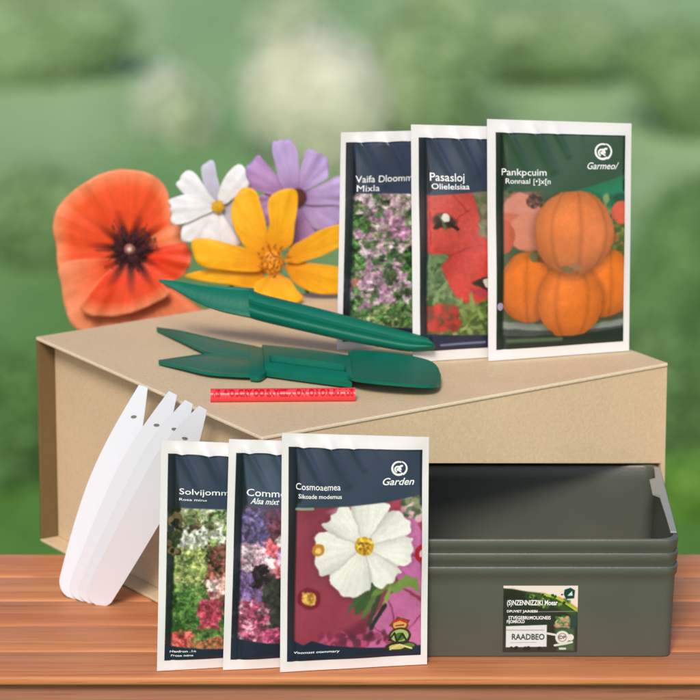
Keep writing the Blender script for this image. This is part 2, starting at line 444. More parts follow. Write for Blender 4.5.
def art_pumpkin():
    a = Art(220, 350, (58, 84, 60), 1.62)
    a.put(np.clip((a.Y - .2) * 3, 0, 1), (80, 92, 66), .7)
    a.put(a.thr(5, 21, .45, .7), (52, 66, 46), .6)
    # green cloth right
    a.put(a.poly([(.60, .26), (.75, .235), (1.1, .15), (1.1, .52), (.80, .50), (.70, .30)]), (36, 118, 84))
    a.specks(90, (.78, .3, 1, .52), [(30, 96, 66), (60, 140, 90), (24, 70, 50), (140, 160, 110)], .015, .035, 6)
    a.specks(120, (.05, .25, .35, .36), [(110, 70, 52), (74, 90, 60), (150, 90, 70), (50, 60, 44)], .012, .03, 16)
    a.specks(60, (.8, .42, 1, .56), [(190, 110, 60), (70, 90, 40), (120, 130, 60)], .015, .035, 17)
    # pale pumpkins behind
    for c, col in (((.20, .36, .15, .085), (206, 132, 112)), ((.10, .44, .13, .075), (196, 100, 78)), ((.25, .46, .16, .09), (208, 128, 104)), ((.97, .37, .075, .055), (212, 92, 66)), ((.06, .48, .08, .08), (186, 84, 60))):
        m = a.ell(*c); a.put(m, col)
    a.put(a.ell(.30, .31, .05, .02), (54, 40, 36)); a.specks(20, (.24, .29, .36, .34), [(50, 40, 36), (120, 70, 60)], .012, .02, 31)
    a.put(a.poly([(0, .58), (.30, .56), (.35, .68), (0, .72)], .05), (96, 98, 70), .9)
    # shelf below
    a.put(a.poly([(-.1, .86), (.25, .885), (.6, .91), (.8, .90), (1.1, .875), (1.1, .95), (-.1, .94)]), (126, 136, 128))
    a.shade(1 - .5 * a.poly([(-.1, .895), (.4, .925), (.7, .935), (1.1, .91), (1.1, .96), (-.1, .96)]))
    def pumpkin(cx, cy, rx, ry, col, seed, tilt=0.0, ribs=7):
        m = a.ell(cx, cy, rx, ry, tilt, .03, .012, seed)
        a.put(a.ell(cx, cy + .008, rx * 1.05, ry * 1.04, tilt, .25), (64, 34, 20), .45)
        a.put(m, col)
        u = np.clip((a.X - cx) / rx, -1, 1); v = np.clip((a.Y - cy) / ry, -1, 1)
        ph = np.arcsin(np.clip(u / np.sqrt(np.maximum(1 - v * v * .92, .05)), -1, 1))
        rib = np.abs(np.cos(ph * ribs / 2 + seed))
        sh = 1 + m * (-.13 * np.clip(1 - rib * 1.8, 0, 1) ** 1.5 - .42 * np.clip(np.hypot(u, v) - .66, 0, 1) - .12 * np.clip(v, 0, 1) + .09 * np.clip(1 - np.hypot(u + .2, v + .35) * 1.6, 0, 1) + .10 * (a.nz(10, seed + 40) - .5))
        a.shade(sh)
    pumpkin(.865, .71, .22, .165, (226, 118, 40), 1)
    pumpkin(.255, .715, .245, .165, (224, 116, 42), 2)
    pumpkin(.575, .79, .255, .178, (222, 116, 40), 3, 0, 6)
    a.put(a.ell(.30, .575, .05, .022, .4), (110, 104, 70)); a.put(a.ell(.40, .585, .09, .022), (122, 66, 36))
    pumpkin(.60, .462, .312, .20, (218, 122, 66), 4, 0, 8)
    a.put(a.ell(.55, .634, .05, .016, .3), (120, 96, 60)); a.put(a.ell(.62, .626, .045, .014, .5), (150, 110, 70))
    a.warp(0.010, 18, 207, 0.06)
    header(a, [(-.1, -.1), (1.1, -.1), (1.1, .165), (.95, .205), (.62, .265), (.25, .27), (-.1, .27)], (52, 82, 62), (8, 24, 18))
    a.put(a.poly([(.60, .265), (.9, .21), (1.1, .16), (1.1, .185), (.9, .235)]), (44, 110, 78), .6)
    a.put(a.poly([(-.1, .925), (.2, .945), (.6, .955), (1.1, .925), (1.1, 1.1), (-.1, 1.1)]), (20, 34, 28))
    a.put(a.line([(.09, .962), (.5, .966)], .03, .02), (90, 110, 76), .8)
    a.put(a.ell(.03, .80, .025, .018), (170, 150, 180))
    return a
def art_poppy():
    a = Art(200, 350, (88, 104, 72), 1.62)
    a.put(a.thr(6, 4, .4, .7), (108, 122, 80), .9)
    a.specks(300, (0, .42, .5, .8), [(96, 124, 84), (70, 96, 60), (130, 150, 100)], .01, .02, 3, stretch=5)
    a.specks(120, (0.4, .25, 1, .5), [(120, 114, 92), (96, 92, 70), (150, 140, 116)], .02, .05, 5)
    m = a.poly([(-.1, .2), (.34, .2), (.44, .30), (.47, .38), (.45, .46), (.60, .50), (.70, .80), (.60, .86), (.42, .84), (.30, .76), (.20, .66), (.17, .60), (.24, .55), (.10, .545), (-.1, .50)], .01)
    a.put(m, (192, 62, 56))
    a.shade(1 + m * .34 * (a.nz(5, 8) - .5) + m * .14 * (a.nz(20, 9, 2) - .5))
    a.put(a.ell(.22, .36, .24, .16, .3, .5) * m, (208, 88, 78), .6)
    a.put(a.ell(.46, .68, .22, .16, .3, .5) * m, (206, 60, 50), .6)
    for q in ([(.20, .43), (.3, .37), (.4, .34)], [(.2, .24), (.30, .30), (.38, .35)], [(.22, .57), (.35, .52), (.46, .50)], [(.07, .2), (.08, .5)]):
        a.put(a.line(q, .012), (150, 34, 36), .55)
    # centres
    a.put(a.ell(.19, .385, .09, .035, .2, .4), (50, 40, 38), .95); a.put(a.line([(.12, .42), (.19, .38), (.29, .43)], .03), (44, 30, 32)); a.put(a.line([(.14, .36), (.2, .43)], .02), (90, 100, 60))
    a.put(a.ell(.195, .37, .04, .022), (222, 214, 206))
    a.put(a.poly([(.40, .68), (.50, .655), (.56, .66), (.60, .70), (.56, .75), (.48, .71)]), (40, 34, 32)); a.put(a.ell(.52, .685, .04, .022), (230, 220, 206))
    a.put(a.poly([(.34, .70), (.48, .715), (.56, .76), (.44, .75)]), (176, 60, 70))
    # grass
    a.specks(260, (0, .78, .75, .93), [(110, 130, 62), (140, 158, 90), (76, 96, 48), (60, 80, 40)], .012, .022, 13, stretch=6)
    a.specks(120, (0, .80, .28, .9), [(160, 50, 42), (190, 60, 50), (110, 60, 40)], .015, .035, 14)
    a.warp(0.02, 20, 214, 0.07); a.crisp(9, .08)
    header(a, [(-.1, -.1), (1.1, -.1), (1.1, .238), (.5, .25), (.1, .268), (-.1, .27)], NAVY, DEEP)
    a.put(a.poly([(-.1, .92), (.1, .922), (.35, .935), (.6, .94), (1.1, .93), (1.1, 1.1), (-.1, 1.1)]), (26, 34, 60))
    a.put(a.line([(.16, .975), (.5, .972)], .018, .01), (120, 126, 150), .9)
    return a
def art_mixed():
    a = Art(200, 350, (62, 100, 50), 1.62)
    a.put(a.thr(9, 41, .4, .6), (40, 70, 34), .9)
    a.specks(900, (0, .24, .65, .96), [(70, 120, 56), (96, 140, 74), (36, 66, 30), (120, 156, 96), (30, 50, 28)], .01, .024, 42, stretch=3.2)
    reg = a.thr(5, 43, .46, .5) * (a.Y < .86)
    a.put(reg * a.thr(22, 51, .44, .50, 2) * (a.Y < .62), (196, 166, 176), .75)
    a.specks(330, (.02, .24, .55, .68), [(200, 170, 180), (184, 152, 164), (212, 192, 198), (146, 122, 126), (150, 160, 120), (60, 90, 46)], .012, .026, 44, region=reg, stretch=2.4)
    for cx, cy, r, n in ((.27, .62, .15, 46), (.10, .73, .12, 34), (.33, .73, .17, 80), (.40, .44, .10, 30), (.22, .50, .11, 30), (.25, .36, .10, 26), (.2, .84, .07, 14)):
        t = r; a.specks(n, (cx - t, cy - t * .5, cx + t, cy + t * .5), [(200, 164, 182), (180, 136, 162), (220, 194, 204), (156, 110, 140), (70, 96, 56)], .014, .03, int(cx * 100 + cy * 999), stretch=1.6)
    for k in range(3): a.put(a.ell(.40, .445, .085 - k * .028, .05 - k * .016, .2, .2) - a.ell(.40, .445, .07 - k * .028, .04 - k * .016, .2, .2), (150, 80, 130), .6)
    a.put(a.ell(.08, .705, .04, .026), (150, 96, 84)); a.put(a.ell(.32, .675, .05, .03), (74, 90, 56))
    a.specks(240, (.02, .84, .65, .95), [(50, 90, 46), (90, 130, 70), (160, 170, 120)], .01, .02, 46, stretch=3)
    a.warp(0.05, 40, 221, 0.2); a.crisp(221)
    header(a, [(-.1, -.1), (1.1, -.1), (1.1, .285), (.45, .265), (.1, .255), (-.1, .25)], NAVY, DEEP)
    a.put(a.poly([(-.1, .905), (.2, .925), (.5, .955), (.7, .965), (1.1, .97), (1.1, 1.1), (-.1, 1.1)]), (24, 34, 58))
    return a
def art_meadow():
    a = Art(200, 350, (70, 100, 50), 1.62)
    a.specks(700, (0, .24, .6, .62), [(120, 146, 90), (160, 180, 120), (190, 196, 160), (90, 60, 50), (60, 90, 50), (206, 200, 186)], .012, .026, 1, stretch=2)
    a.specks(260, (0, .35, .6, .52), [(220, 220, 206), (200, 206, 196), (236, 232, 224), (150, 160, 140)], .012, .026, 2, region=a.thr(5, 2, .45, .5))
    a.specks(560, (0, .45, .36, .72), [(176, 184, 112), (146, 162, 92), (206, 204, 150), (104, 128, 66), (70, 90, 44)], .012, .024, 3)
    a.specks(600, (0, .64, .6, .93), [(60, 100, 44), (44, 76, 36), (90, 124, 62), (120, 146, 84)], .012, .024, 4, stretch=2.5)
    a.specks(260, (.34, .44, .56, .72), [(150, 90, 80), (120, 62, 58), (176, 110, 100), (96, 70, 56)], .014, .028, 5)
    a.specks(70, (.33, .60, .46, .68), [(232, 180, 172), (240, 206, 196)], .014, .024, 7)
    a.put(a.ell(.345, .77, .085, .085, .1, .3, .03), (166, 62, 82)); a.specks(160, (.27, .69, .42, .85), [(196, 90, 110), (146, 46, 64), (176, 76, 96)], .01, .02, 6, region=a.ell(.345, .77, .08, .08))
    a.specks(80, (0, .87, .2, .94), [(210, 86, 84), (226, 120, 110), (160, 60, 60)], .016, .03, 8)
    a.specks(80, (.2, .9, .6, .96), [(150, 90, 66), (120, 70, 50), (180, 110, 84)], .012, .022, 9)
    a.put(a.line([(.30, .48), (.42, .56)], .02), (50, 34, 30))
    a.warp(0.05, 40, 228, 0.2); a.crisp(228)
    header(a, [(-.1, -.1), (1.1, -.1), (1.1, .262), (.5, .262), (.1, .255), (-.1, .25)], NAVY, (18, 24, 34))
    a.specks(60, (.02, .26, .1, .48), [(20, 24, 20), (110, 90, 60), (40, 50, 30)], .012, .03, 10)
    a.put(a.poly([(-.1, .92), (.1, .935), (.3, .95), (.55, .955), (1.1, .96), (1.1, 1.1), (-.1, 1.1)]), (24, 36, 56))
    return a
def art_stock():
    a = Art(200, 350, (92, 58, 78), 1.62)
    a.shade(.8 + .4 * a.nz(5, 9))
    a.put(a.ell(.42, .38, .26, .18, 0, .6), (112, 62, 82), .9)
    a.specks(180, (.06, .28, .24, .44), [(100, 88, 130), (78, 68, 108), (128, 114, 156), (60, 50, 80)], .014, .03, 1)
    a.put(a.ell(.38, .74, .20, .18, .1, .35, .03), (50, 50, 46)); a.shade(1 + .25 * (a.nz(16, 3) - .5))
    a.put(a.ell(.12, .52, .13, .085, 0, .3), (196, 170, 184)); a.specks(90, (.02, .45, .24, .58), [(224, 204, 212), (186, 156, 176), (206, 160, 176)], .02, .04, 2)
    for i in range(9):
        t = -2.7 + i * .62; a.put(a.ell(.34 + .12 * math.cos(t), .50 + .055 * math.sin(t), .075, .028, t, .3), [(232, 190, 204), (214, 120, 132), (236, 212, 216)][i % 3])
    a.put(a.ell(.31, .46, .07, .04, .2, .3), (214, 106, 112)); a.put(a.ell(.35, .425, .025, .02), (236, 220, 214))
    a.specks(70, (.36, .44, .52, .56), [(216, 176, 206), (190, 146, 186), (236, 206, 226)], .02, .035, 5)
    a.specks(110, (.03, .58, .2, .72), [(110, 84, 130), (84, 60, 104), (140, 110, 160)], .014, .03, 6)
    a.specks(50, (.16, .55, .26, .64), [(40, 20, 36)], .012, .02, 16)
    a.specks(300, (.02, .72, .28, .9), [(176, 84, 116), (206, 156, 172), (146, 62, 90), (100, 40, 62)], .012, .026, 7)
    a.specks(160, (.2, .86, .6, .93), [(186, 90, 130), (150, 60, 90), (120, 50, 80)], .012, .026, 8)
    a.warp(0.045, 36, 235, 0.2); a.crisp(235)
    header(a, [(-.1, -.1), (1.1, -.1), (1.1, .262), (.5, .262), (.1, .258), (-.1, .25)], (66, 80, 100), DEEP)
    a.put(a.poly([(.2, .25), (1, .25), (1, .32), (.2, .30)], .04), (80, 68, 96), .5)
    a.put(a.poly([(-.1, .885), (.1, .905), (.3, .925), (.55, .93), (1.1, .93), (1.1, 1.1), (-.1, 1.1)]), (26, 34, 54))
    return a

# ------------------------------------------------------------------ seed packets
M_film = plain("packet_film", rgb(226, 223, 222), .32, .5, noise=.015, nscale=20, coat=.15)
M_print = attr_mat("packet_print", .30, .5, coat=.35)
M_white_ink = plain("white_ink", rgb(240, 240, 240), .5, .3, noise=.02)
KP = 0.92
def packet(label, tl, tr, br, bl, art, inset, texts, logo, group, seed=0):
    tl, tr, br, bl = map(Vector, (tl, tr, br, bl))
    n = (tr - tl).cross(bl - tl).normalized()
    if n.dot(TOCAM) < 0: n = -n
    root = empty("seed_packet", (bl + br) / 2, label, "seed packet", group)
    rr = random.Random(seed)
    waves = [(rr.uniform(.0002, .0005), rr.uniform(3, 8), rr.uniform(2, 7), rr.uniform(0, 6)) for _ in range(4)]
    def crease(u, v):
        z = 0
        for (x0, y0, x1, y1, wd, am) in ((.12, .03, .30, .24, .026, .0032), (.30, .02, .44, .20, .032, .0042), (.46, .03, .55, .14, .020, .0026), (.62, .03, .66, .10, .02, .0006)):
            ex, ey = x1 - x0, (y1 - y0) * 1.6
            t = ((u - x0) * ex + (v - y0) * 1.6 * ey) / (ex * ex + ey * ey)
            tt = min(1, max(0, t)); d = math.hypot(u - x0 - tt * ex, (v - y0) * 1.6 - tt * ey)
            z += am * math.exp(-(d / wd) ** 2) * (1 - .75 * tt)
        return z
    def S(u, v, off=0.0):
        p = tl.lerp(tr, u).lerp(bl.lerp(br, u), v)
        e = max(0, min(u, 1 - u)) / .06; f = max(0, min(v, 1 - v)) / .06
        g = min(1, e) * min(1, f)
        pf = .0026 * (max(0, math.sin(PI * u)) ** .5) * (max(0, math.sin(PI * v)) ** .35) * g
        # seam fold along the left
        pf -= .0010 * math.exp(-((u - .11) / .018) ** 2) * g
        pf += crease(u, v) * g
        for am, a1, b1, c1 in waves: pf += am * math.sin(a1 * u * 2 + b1 * v * 2 + c1) * (.25 + .75 * g)
        return p + n * (pf + off)
    # film envelope: a puffed front sheet, flat back, closed rim
    nx, ny = 44, 70
    V = []; Fc = []
    for side in (0, 1):
        for j in range(ny + 1):
            for i in range(nx + 1):
                u, v = i / nx, j / ny
                if side == 0: V.append(S(u, v))
                else:
                    q = tl.lerp(tr, u).lerp(bl.lerp(br, u), v); g = min(1, min(u, 1 - u) / .06, 9) * min(1, min(v, 1 - v) / .06)
                    wv = sum(am * math.sin(a1 * u * 2 + b1 * v * 2 + c1) for am, a1, b1, c1 in waves) * .25
                    V.append(q + n * (wv - .0005 - .0006 * max(0, g)))
    N = (nx + 1) * (ny + 1)
    for j in range(ny):
        for i in range(nx):
            a = j * (nx + 1) + i
            Fc.append((a, a + nx + 1, a + nx + 2, a + 1)); Fc.append((N + a, N + a + 1, N + a + nx + 2, N + a + nx + 1))
    for i in range(nx):
        a = i; Fc.append((a, a + 1, N + a + 1, N + a)); a = ny * (nx + 1) + i; Fc.append((a, N + a, N + a + 1, a + 1))
    for j in range(ny):
        a = j * (nx + 1); Fc.append((a, N + a, N + a + nx + 1, a + nx + 1)); a += nx; Fc.append((a, a + nx + 1, N + a + nx + 1, N + a))
    sharp(mesh_obj("envelope", V, Fc, M_film, root, smooth=True), 60)
    # printed picture
    l, t, r, b = inset
    h, w_ = art.h, art.w
    img = np.clip(art.img, 0, 1); gy = img.mean(2, keepdims=True); img = np.clip(gy + (img - gy) * 1.03, 0, 1)
    L = np.where(img <= .04045, img / 12.92, ((img + .055) / 1.055) ** 2.4) * KP
    P = [S(l + (r - l) * i / (w_ - 1), t + (b - t) * j / (h - 1), .00035) for j in range(h) for i in range(w_)]
    idx = np.arange(h * w_).reshape(h, w_)
    q = np.stack([idx[:-1, :-1], idx[1:, :-1], idx[1:, 1:], idx[:-1, 1:]], -1).reshape(-1, 4)
    po = mesh_obj("printed_front", P, q.tolist(), M_print, root, smooth=True, cols=L.reshape(-1, 3))
    # lettering laid onto the film
    asp = (tl - bl).length / (tr - tl).length
    for (txt, x, y, wd, ht, slant, bold) in texts:
        V = []; Fc = []
        T, TF, W0 = text_mesh(txt, slant, bold)
        o = len(V)
        for (tx, ty) in T:
            uu = l + (r - l) * (x + wd * tx); vv = t + (b - t) * (y - ht * ty / .7)
            V.append(S(uu, vv, .0007))
        Fc += [tuple(k + o for k in f) for f in TF]
        mesh_obj("lettering", V, Fc, M_white_ink, po)
    if logo:
        V = []; Fc = []
        cx, cy, R, ring, sc, shape = logo; cy -= .012; R *= .86
        def arc(ax, ay, rad, a0, a1, w0, w1, k=26):
            o = len(V)
            for i in range(k + 1):
                a = a0 + (a1 - a0) * i / k; ww = w0 + (w1 - w0) * i / k
                for s in (-1, 1):
                    rr_ = rad + s * ww / 2
                    V.append(S(l + (r - l) * (ax + rr_ * math.cos(a)), t + (b - t) * (ay - rr_ * math.sin(a) / 1.6), .0007))
            for i in range(k): Fc.append((o + 2 * i, o + 2 * i + 1, o + 2 * i + 3, o + 2 * i + 2))
        arc(cx, cy, R, 1.2, 5.4, .012, .018); arc(cx + .008, cy, R * 1.05, -1.1, 1.3, .016, .010)
        arc(cx - R * .15, cy + R * .1, R * .42, -.3, 4.4, .015, .012); arc(cx + R * .45, cy + R * .05, R * .45, 1.2, 4.6, .016, .01)
        arc(cx - R * .12, cy + R * .12, R * .12, 0, 6.28, R * .2, R * .2, 12)
        mesh_obj("logo", V, Fc, M_white_ink, po)
    return root

Z1 = 0.16                               # height of the cardboard box
FRONT = "seed packets standing in front of the cardboard box"
TOP = "seed packets standing on the cardboard box"
corner = Vector((-.05991, 2.55956, 0)); ang = .58077
rv = Vector((math.cos(ang), math.sin(ang), 0)); lv = Vector((-math.sin(ang), math.cos(ang), 0)); WB, DB = .34745, .31623
def stand(tlp, trp, brp, blp, z, dy):
    bl = on_z(*blp, z); br = on_z(*brp, z)
    tl = on_y(*tlp, bl.y + dy); tr = on_y(*trp, br.y + dy)
    for q in (bl, br): q.z += .0006
    return tl, tr, br, bl
def pk(label, tlp, trp, brp, blp, z, dy, art, inset, texts, logo, group, seed):
    tl, tr, br, bl = stand(tlp, trp, brp, blp, z, dy)
    return packet(label, tl, tr, br, bl, art, inset, texts, logo, group, seed)

pk("seed packet with a big white flower on magenta, frontmost of the three before the box", (282, 433), (429, 437), (427, 665), (280, 673), 0, .004,
   art_cosmos(), (.045, .055, .955, .955),
   [("Cosmoaemea", .055, .195, .33, .030, 0, .005), ("Sikoade modemus", .075, .235, .32, .02, 0, .01), ("Garden", .70, .168, .24, .034, .3, .014), ("Voomast otammary", .05, .964, .34, .011, .1, .01)],
   (.82, .10, .058, 1, 1, 0), FRONT, 1)
pk("seed packet with pink and purple blooms, middle of the three before the box", (229, 439), (372, 444), (366, 664), (223, 671), 0, .003,
   art_stock(), (.05, .055, .955, .955),
   [("Commoflaum", .09, .205, .50, .034, 0, .005), ("Alsa mixt", .12, .242, .22, .028, .4, .012)], None, FRONT, 2)
pk("seed packet with a yellow and green meadow picture, leftmost before the box", (161, 440), (304, 446), (299, 663.5), (157, 672), 0, .002,
   art_meadow(), (.05, .055, .955, .955),
   [("Solvijommum", .09, .19, .50, .028, 0, .005), ("Rosa mine", .09, .22, .21, .012, 0, .005), ("Nanfron .1n", .04, .962, .20, .011, 0, .01), ("Frose mine", .05, .982, .17, .010, 0, .01)], None, FRONT, 3)
pk("seed packet with a pile of orange pumpkins, rightmost on the box", (487, 119), (631.5, 123.5), (629, 351.5), (488.5, 362), Z1, .012,
   art_pumpkin(), (.055, .052, .955, .955),
   [("Pankpcuim", .045, .195, .34, .031, 0, .005), ("Ronnaal [•]x[n", .075, .233, .34, .024, 0, .005), ("Garmeo/", .70, .162, .25, .032, .3, .008)],
   (.82, .09, .066, 1, 1, 0), TOP, 4)
pk("seed packet with large red poppies, middle of the three standing on the box", (411, 124.5), (553, 128), (554, 354), (413, 363), Z1, .010,
   art_poppy(), (.05, .052, .955, .955),
   [("Pasasloj", .085, .20, .26, .038, 0, .005), ("Olielelsiaa", .095, .238, .29, .026, 0, .01)], None, TOP, 5)
pk("seed packet with small lilac wild flowers, leftmost on the box beside the yellow flower", (341, 132.5), (482, 129), (482, 340), (337, 350.5), Z1, .008,
   art_mixed(), (.035, .045, .955, .965),
   [("Vaifa Dloommer", .075, .20, .50, .034, 0, .005), ("Mixla", .085, .245, .17, .032, 0, 0)], None, TOP, 6)

# ------------------------------------------------------------------ cardboard gift box
M_kraft = kraft("kraft_board", rgb(220, 194, 156))
M_kraft_edge = kraft("kraft_board_edge", rgb(232, 214, 184))
M_kraft_shade = kraft("kraft_shaded", rgb(112, 92, 58))  # darkened kraft: shade on the spine board put into its colour
box = empty("gift_box", corner + rv * WB / 2 + lv * DB / 2, "large brown cardboard gift box standing on the wooden table under the packets and tools", "cardboard box")
def bp(a, b, z): return corner + rv * a + lv * b + Vector((0, 0, z))
IN = .014; T = .0028
def board(name, a0, a1, b0, b1, z0, z1, mat=M_kraft, bev=.0009):
    bm = bmesh.new(); prism(bm, [bp(a0, b0, z0), bp(a1, b0, z0), bp(a1, b1, z0), bp(a0, b1, z0)], Vector((0, 0, z1 - z0))); bevel(bm, bev)
    o = bm_obj(name, bm, mat, box); return sharp(o, 30)
lid_o = board("lid", 0, WB, 0, DB, Z1 - T, Z1)
lid_o.data.materials.append(M_kraft_edge)
for p_ in lid_o.data.polygons:
    if p_.normal.z < .9 and p_.normal.z > -.5: p_.material_index = 1
board("bottom_board", 0, WB, 0, DB, 0.0004, T)
board("spine_board", 0, WB, DB - T, DB, T, Z1 - T, M_kraft_shade)
# front board: a polygon with a bay cut into its lower right, where the trays are pushed in
fn = Vector((math.sin(ang), -math.cos(ang), 0))
def face_sz(px, py):
    p = on_plane(px, py, corner, fn); return (p - corner).dot(rv), p.z
s0, zt0 = face_sz(419, 463.5); s1, zt1 = face_sz(662, 463.5)
outl = [(IN * .0, T), (s0, T), (s0, zt0), (s1, zt1), (s1, T), (WB, T), (WB, Z1 - T), (0, Z1 - T)]
bm = bmesh.new(); prism(bm, [bp(s, .0, z) for s, z in outl], lv * T); bmesh.ops.translate(bm, vec=lv * .0012, verts=bm.verts)
sharp(bm_obj("front_board", bm, M_kraft, box), 30)
board("end_board", IN, IN + T, T, DB - T, T, Z1 - T)
board("end_board", WB - T, WB, T, DB - T, T, Z1 - T)

# ------------------------------------------------------------------ table
planks_y = [2.5188]
ytop_back = 2.797
YF = on_z(350, 677, 0).y
wd = (ytop_back - YF) / 5
tbl = empty("wooden_table", (0, (YF + ytop_back) / 2, -.75), "reddish brown plank garden table carrying the box, trays and packets", "table")
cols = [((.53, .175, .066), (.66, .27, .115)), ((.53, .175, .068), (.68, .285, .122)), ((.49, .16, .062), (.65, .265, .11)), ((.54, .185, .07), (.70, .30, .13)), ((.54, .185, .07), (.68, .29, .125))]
for i in range(5):
    y0 = YF + i * wd; y1 = y0 + wd - .0020
    tk = .0065 if i == 0 else .032
    bm = bmesh.new(); prism(bm, [(-1.1, y0, -tk), (1.1, y0, -tk), (1.1, y1, -tk), (-1.1, y1, -tk)], Vector((0, 0, tk))); bevel(bm, .0022, 3)
    sharp(bm_obj("plank", bm, wood("plank_wood_%d" % i, i * 2.3 + 1, *cols[i]), tbl, True), 50)
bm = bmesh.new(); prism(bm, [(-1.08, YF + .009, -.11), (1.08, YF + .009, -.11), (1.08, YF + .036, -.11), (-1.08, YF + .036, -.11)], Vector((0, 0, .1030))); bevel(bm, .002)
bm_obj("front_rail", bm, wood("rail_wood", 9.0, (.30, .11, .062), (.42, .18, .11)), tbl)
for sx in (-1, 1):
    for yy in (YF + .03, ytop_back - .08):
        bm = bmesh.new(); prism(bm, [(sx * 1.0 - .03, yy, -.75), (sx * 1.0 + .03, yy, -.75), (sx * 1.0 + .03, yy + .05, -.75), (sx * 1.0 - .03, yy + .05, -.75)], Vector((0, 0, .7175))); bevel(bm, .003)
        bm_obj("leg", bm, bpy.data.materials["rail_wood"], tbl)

# ------------------------------------------------------------------ nested plastic trays
M_tray = plain("tray_plastic", rgb(84, 87, 77), .38, .45, noise=.08, nscale=30, bump=.12, bscale=600)
M_tray_in = M_tray
ybot = on_z(350, 657, 0).y
XL, XR = on_z(414, 657, 0).x, on_z(670, 657, 0).x
H0 = .0665
def rrect(x0, x1, y0, y1, r, z, k=6):
    P = []
    for cx, cy, a0 in ((x1 - r, y0 + r, -PI / 2), (x1 - r, y1 - r, 0), (x0 + r, y1 - r, PI / 2), (x0 + r, y0 + r, PI)):
        for i in range(k + 1):
            a = a0 + PI / 2 * i / k; P.append(Vector((cx + r * math.cos(a), cy + r * math.sin(a), z)))
    return P
def tray(z0, label, name_grp):
    root = empty("plant_tray", ((XL + XR) / 2, ybot + .085, z0), label, "plant tray", name_grp)
    D = .170
    rings = []
    def ring(e, z, r=.006): rings.append((rrect(XL - e, XR + e, ybot - e, ybot + D + e, r, z0 + z)))
    # outside going up
    ring(.0, .0006, .005); ring(.0005, .002, .006); ring(.0022, H0 - .014, .007); ring(.0024, H0 - .0075)
    ring(.0038, H0 - .0060, .009); ring(.0044, H0 - .001, .009); ring(.0039, H0, .009)
    # over the lip and down inside
    ring(.0012, H0, .0105); ring(.0006, H0 - .001, .010); ring(.0002, H0 - .010, .010); ring(-.0018, .0045, .009)
    ring(-.006, .0022, .006)
    V = []; Fc = []
    for R in rings: V += R
    n = len(rings[0])
    for i in range(len(rings) - 1):
        for k in range(n):
            Fc.append((i * n + k, i * n + (k + 1) % n, (i + 1) * n + (k + 1) % n, (i + 1) * n + k))
    Fc.append(tuple(range(n))[::-1]); Fc.append(tuple((len(rings) - 1) * n + k for k in range(n)))
    sharp(mesh_obj("tray_body", V, Fc, M_tray, root, smooth=True), 38)
    return root
TG = "grey green plastic trays nested in a stack beside the packets"
step = .0098
trays = [tray(0, "bottom tray of the grey green nest, with the dark product sticker on its front", TG),
         tray(step, "middle tray of the grey green nest, showing only its rim between the two others", TG),
         tray(step * 2 , "top tray of the grey green nest, its empty inside open to view", TG)]
# pale hook shaped tab on the right end of the top tray
M_tab = plain("tab_plastic", rgb(150, 153, 144), .35, .5)
zt = H0 + step * 2
def tabp(px, py): return on_plane(px, py, Vector((XR + .0005, 0, 0)), Vector((1, 0, 0)))
bm = bmesh.new()
xr = XR - .0015
def fy(f): return ybot + .170 * f
tabo = [(XR + .0036, fy(.06)), (XR + .0036, fy(.95)), (XR - .0006, fy(.97)), (XR - .0012, fy(.80)), (XR - .0062, fy(.78)), (XR - .0066, fy(.58)), (XR - .0014, fy(.55)), (XR - .0008, fy(.06))]
prism(bm, [(x, y, zt + .0001) for x, y in tabo], Vector((0, 0, .0014))); bevel(bm, .0004)
y_ = lambda f: ybot + .170 * f
out = [(y_(.97), zt - .001), (y_(.55), zt - .001), (y_(.12), zt - .001), (y_(.12), zt - .006), (y_(.45), zt - .008), (y_(.48), zt - .019), (y_(.66), zt - .019), (y_(.69), zt - .008), (y_(.97), zt - .006)]
bm_obj("end_tab", bm, M_tab, trays[2])

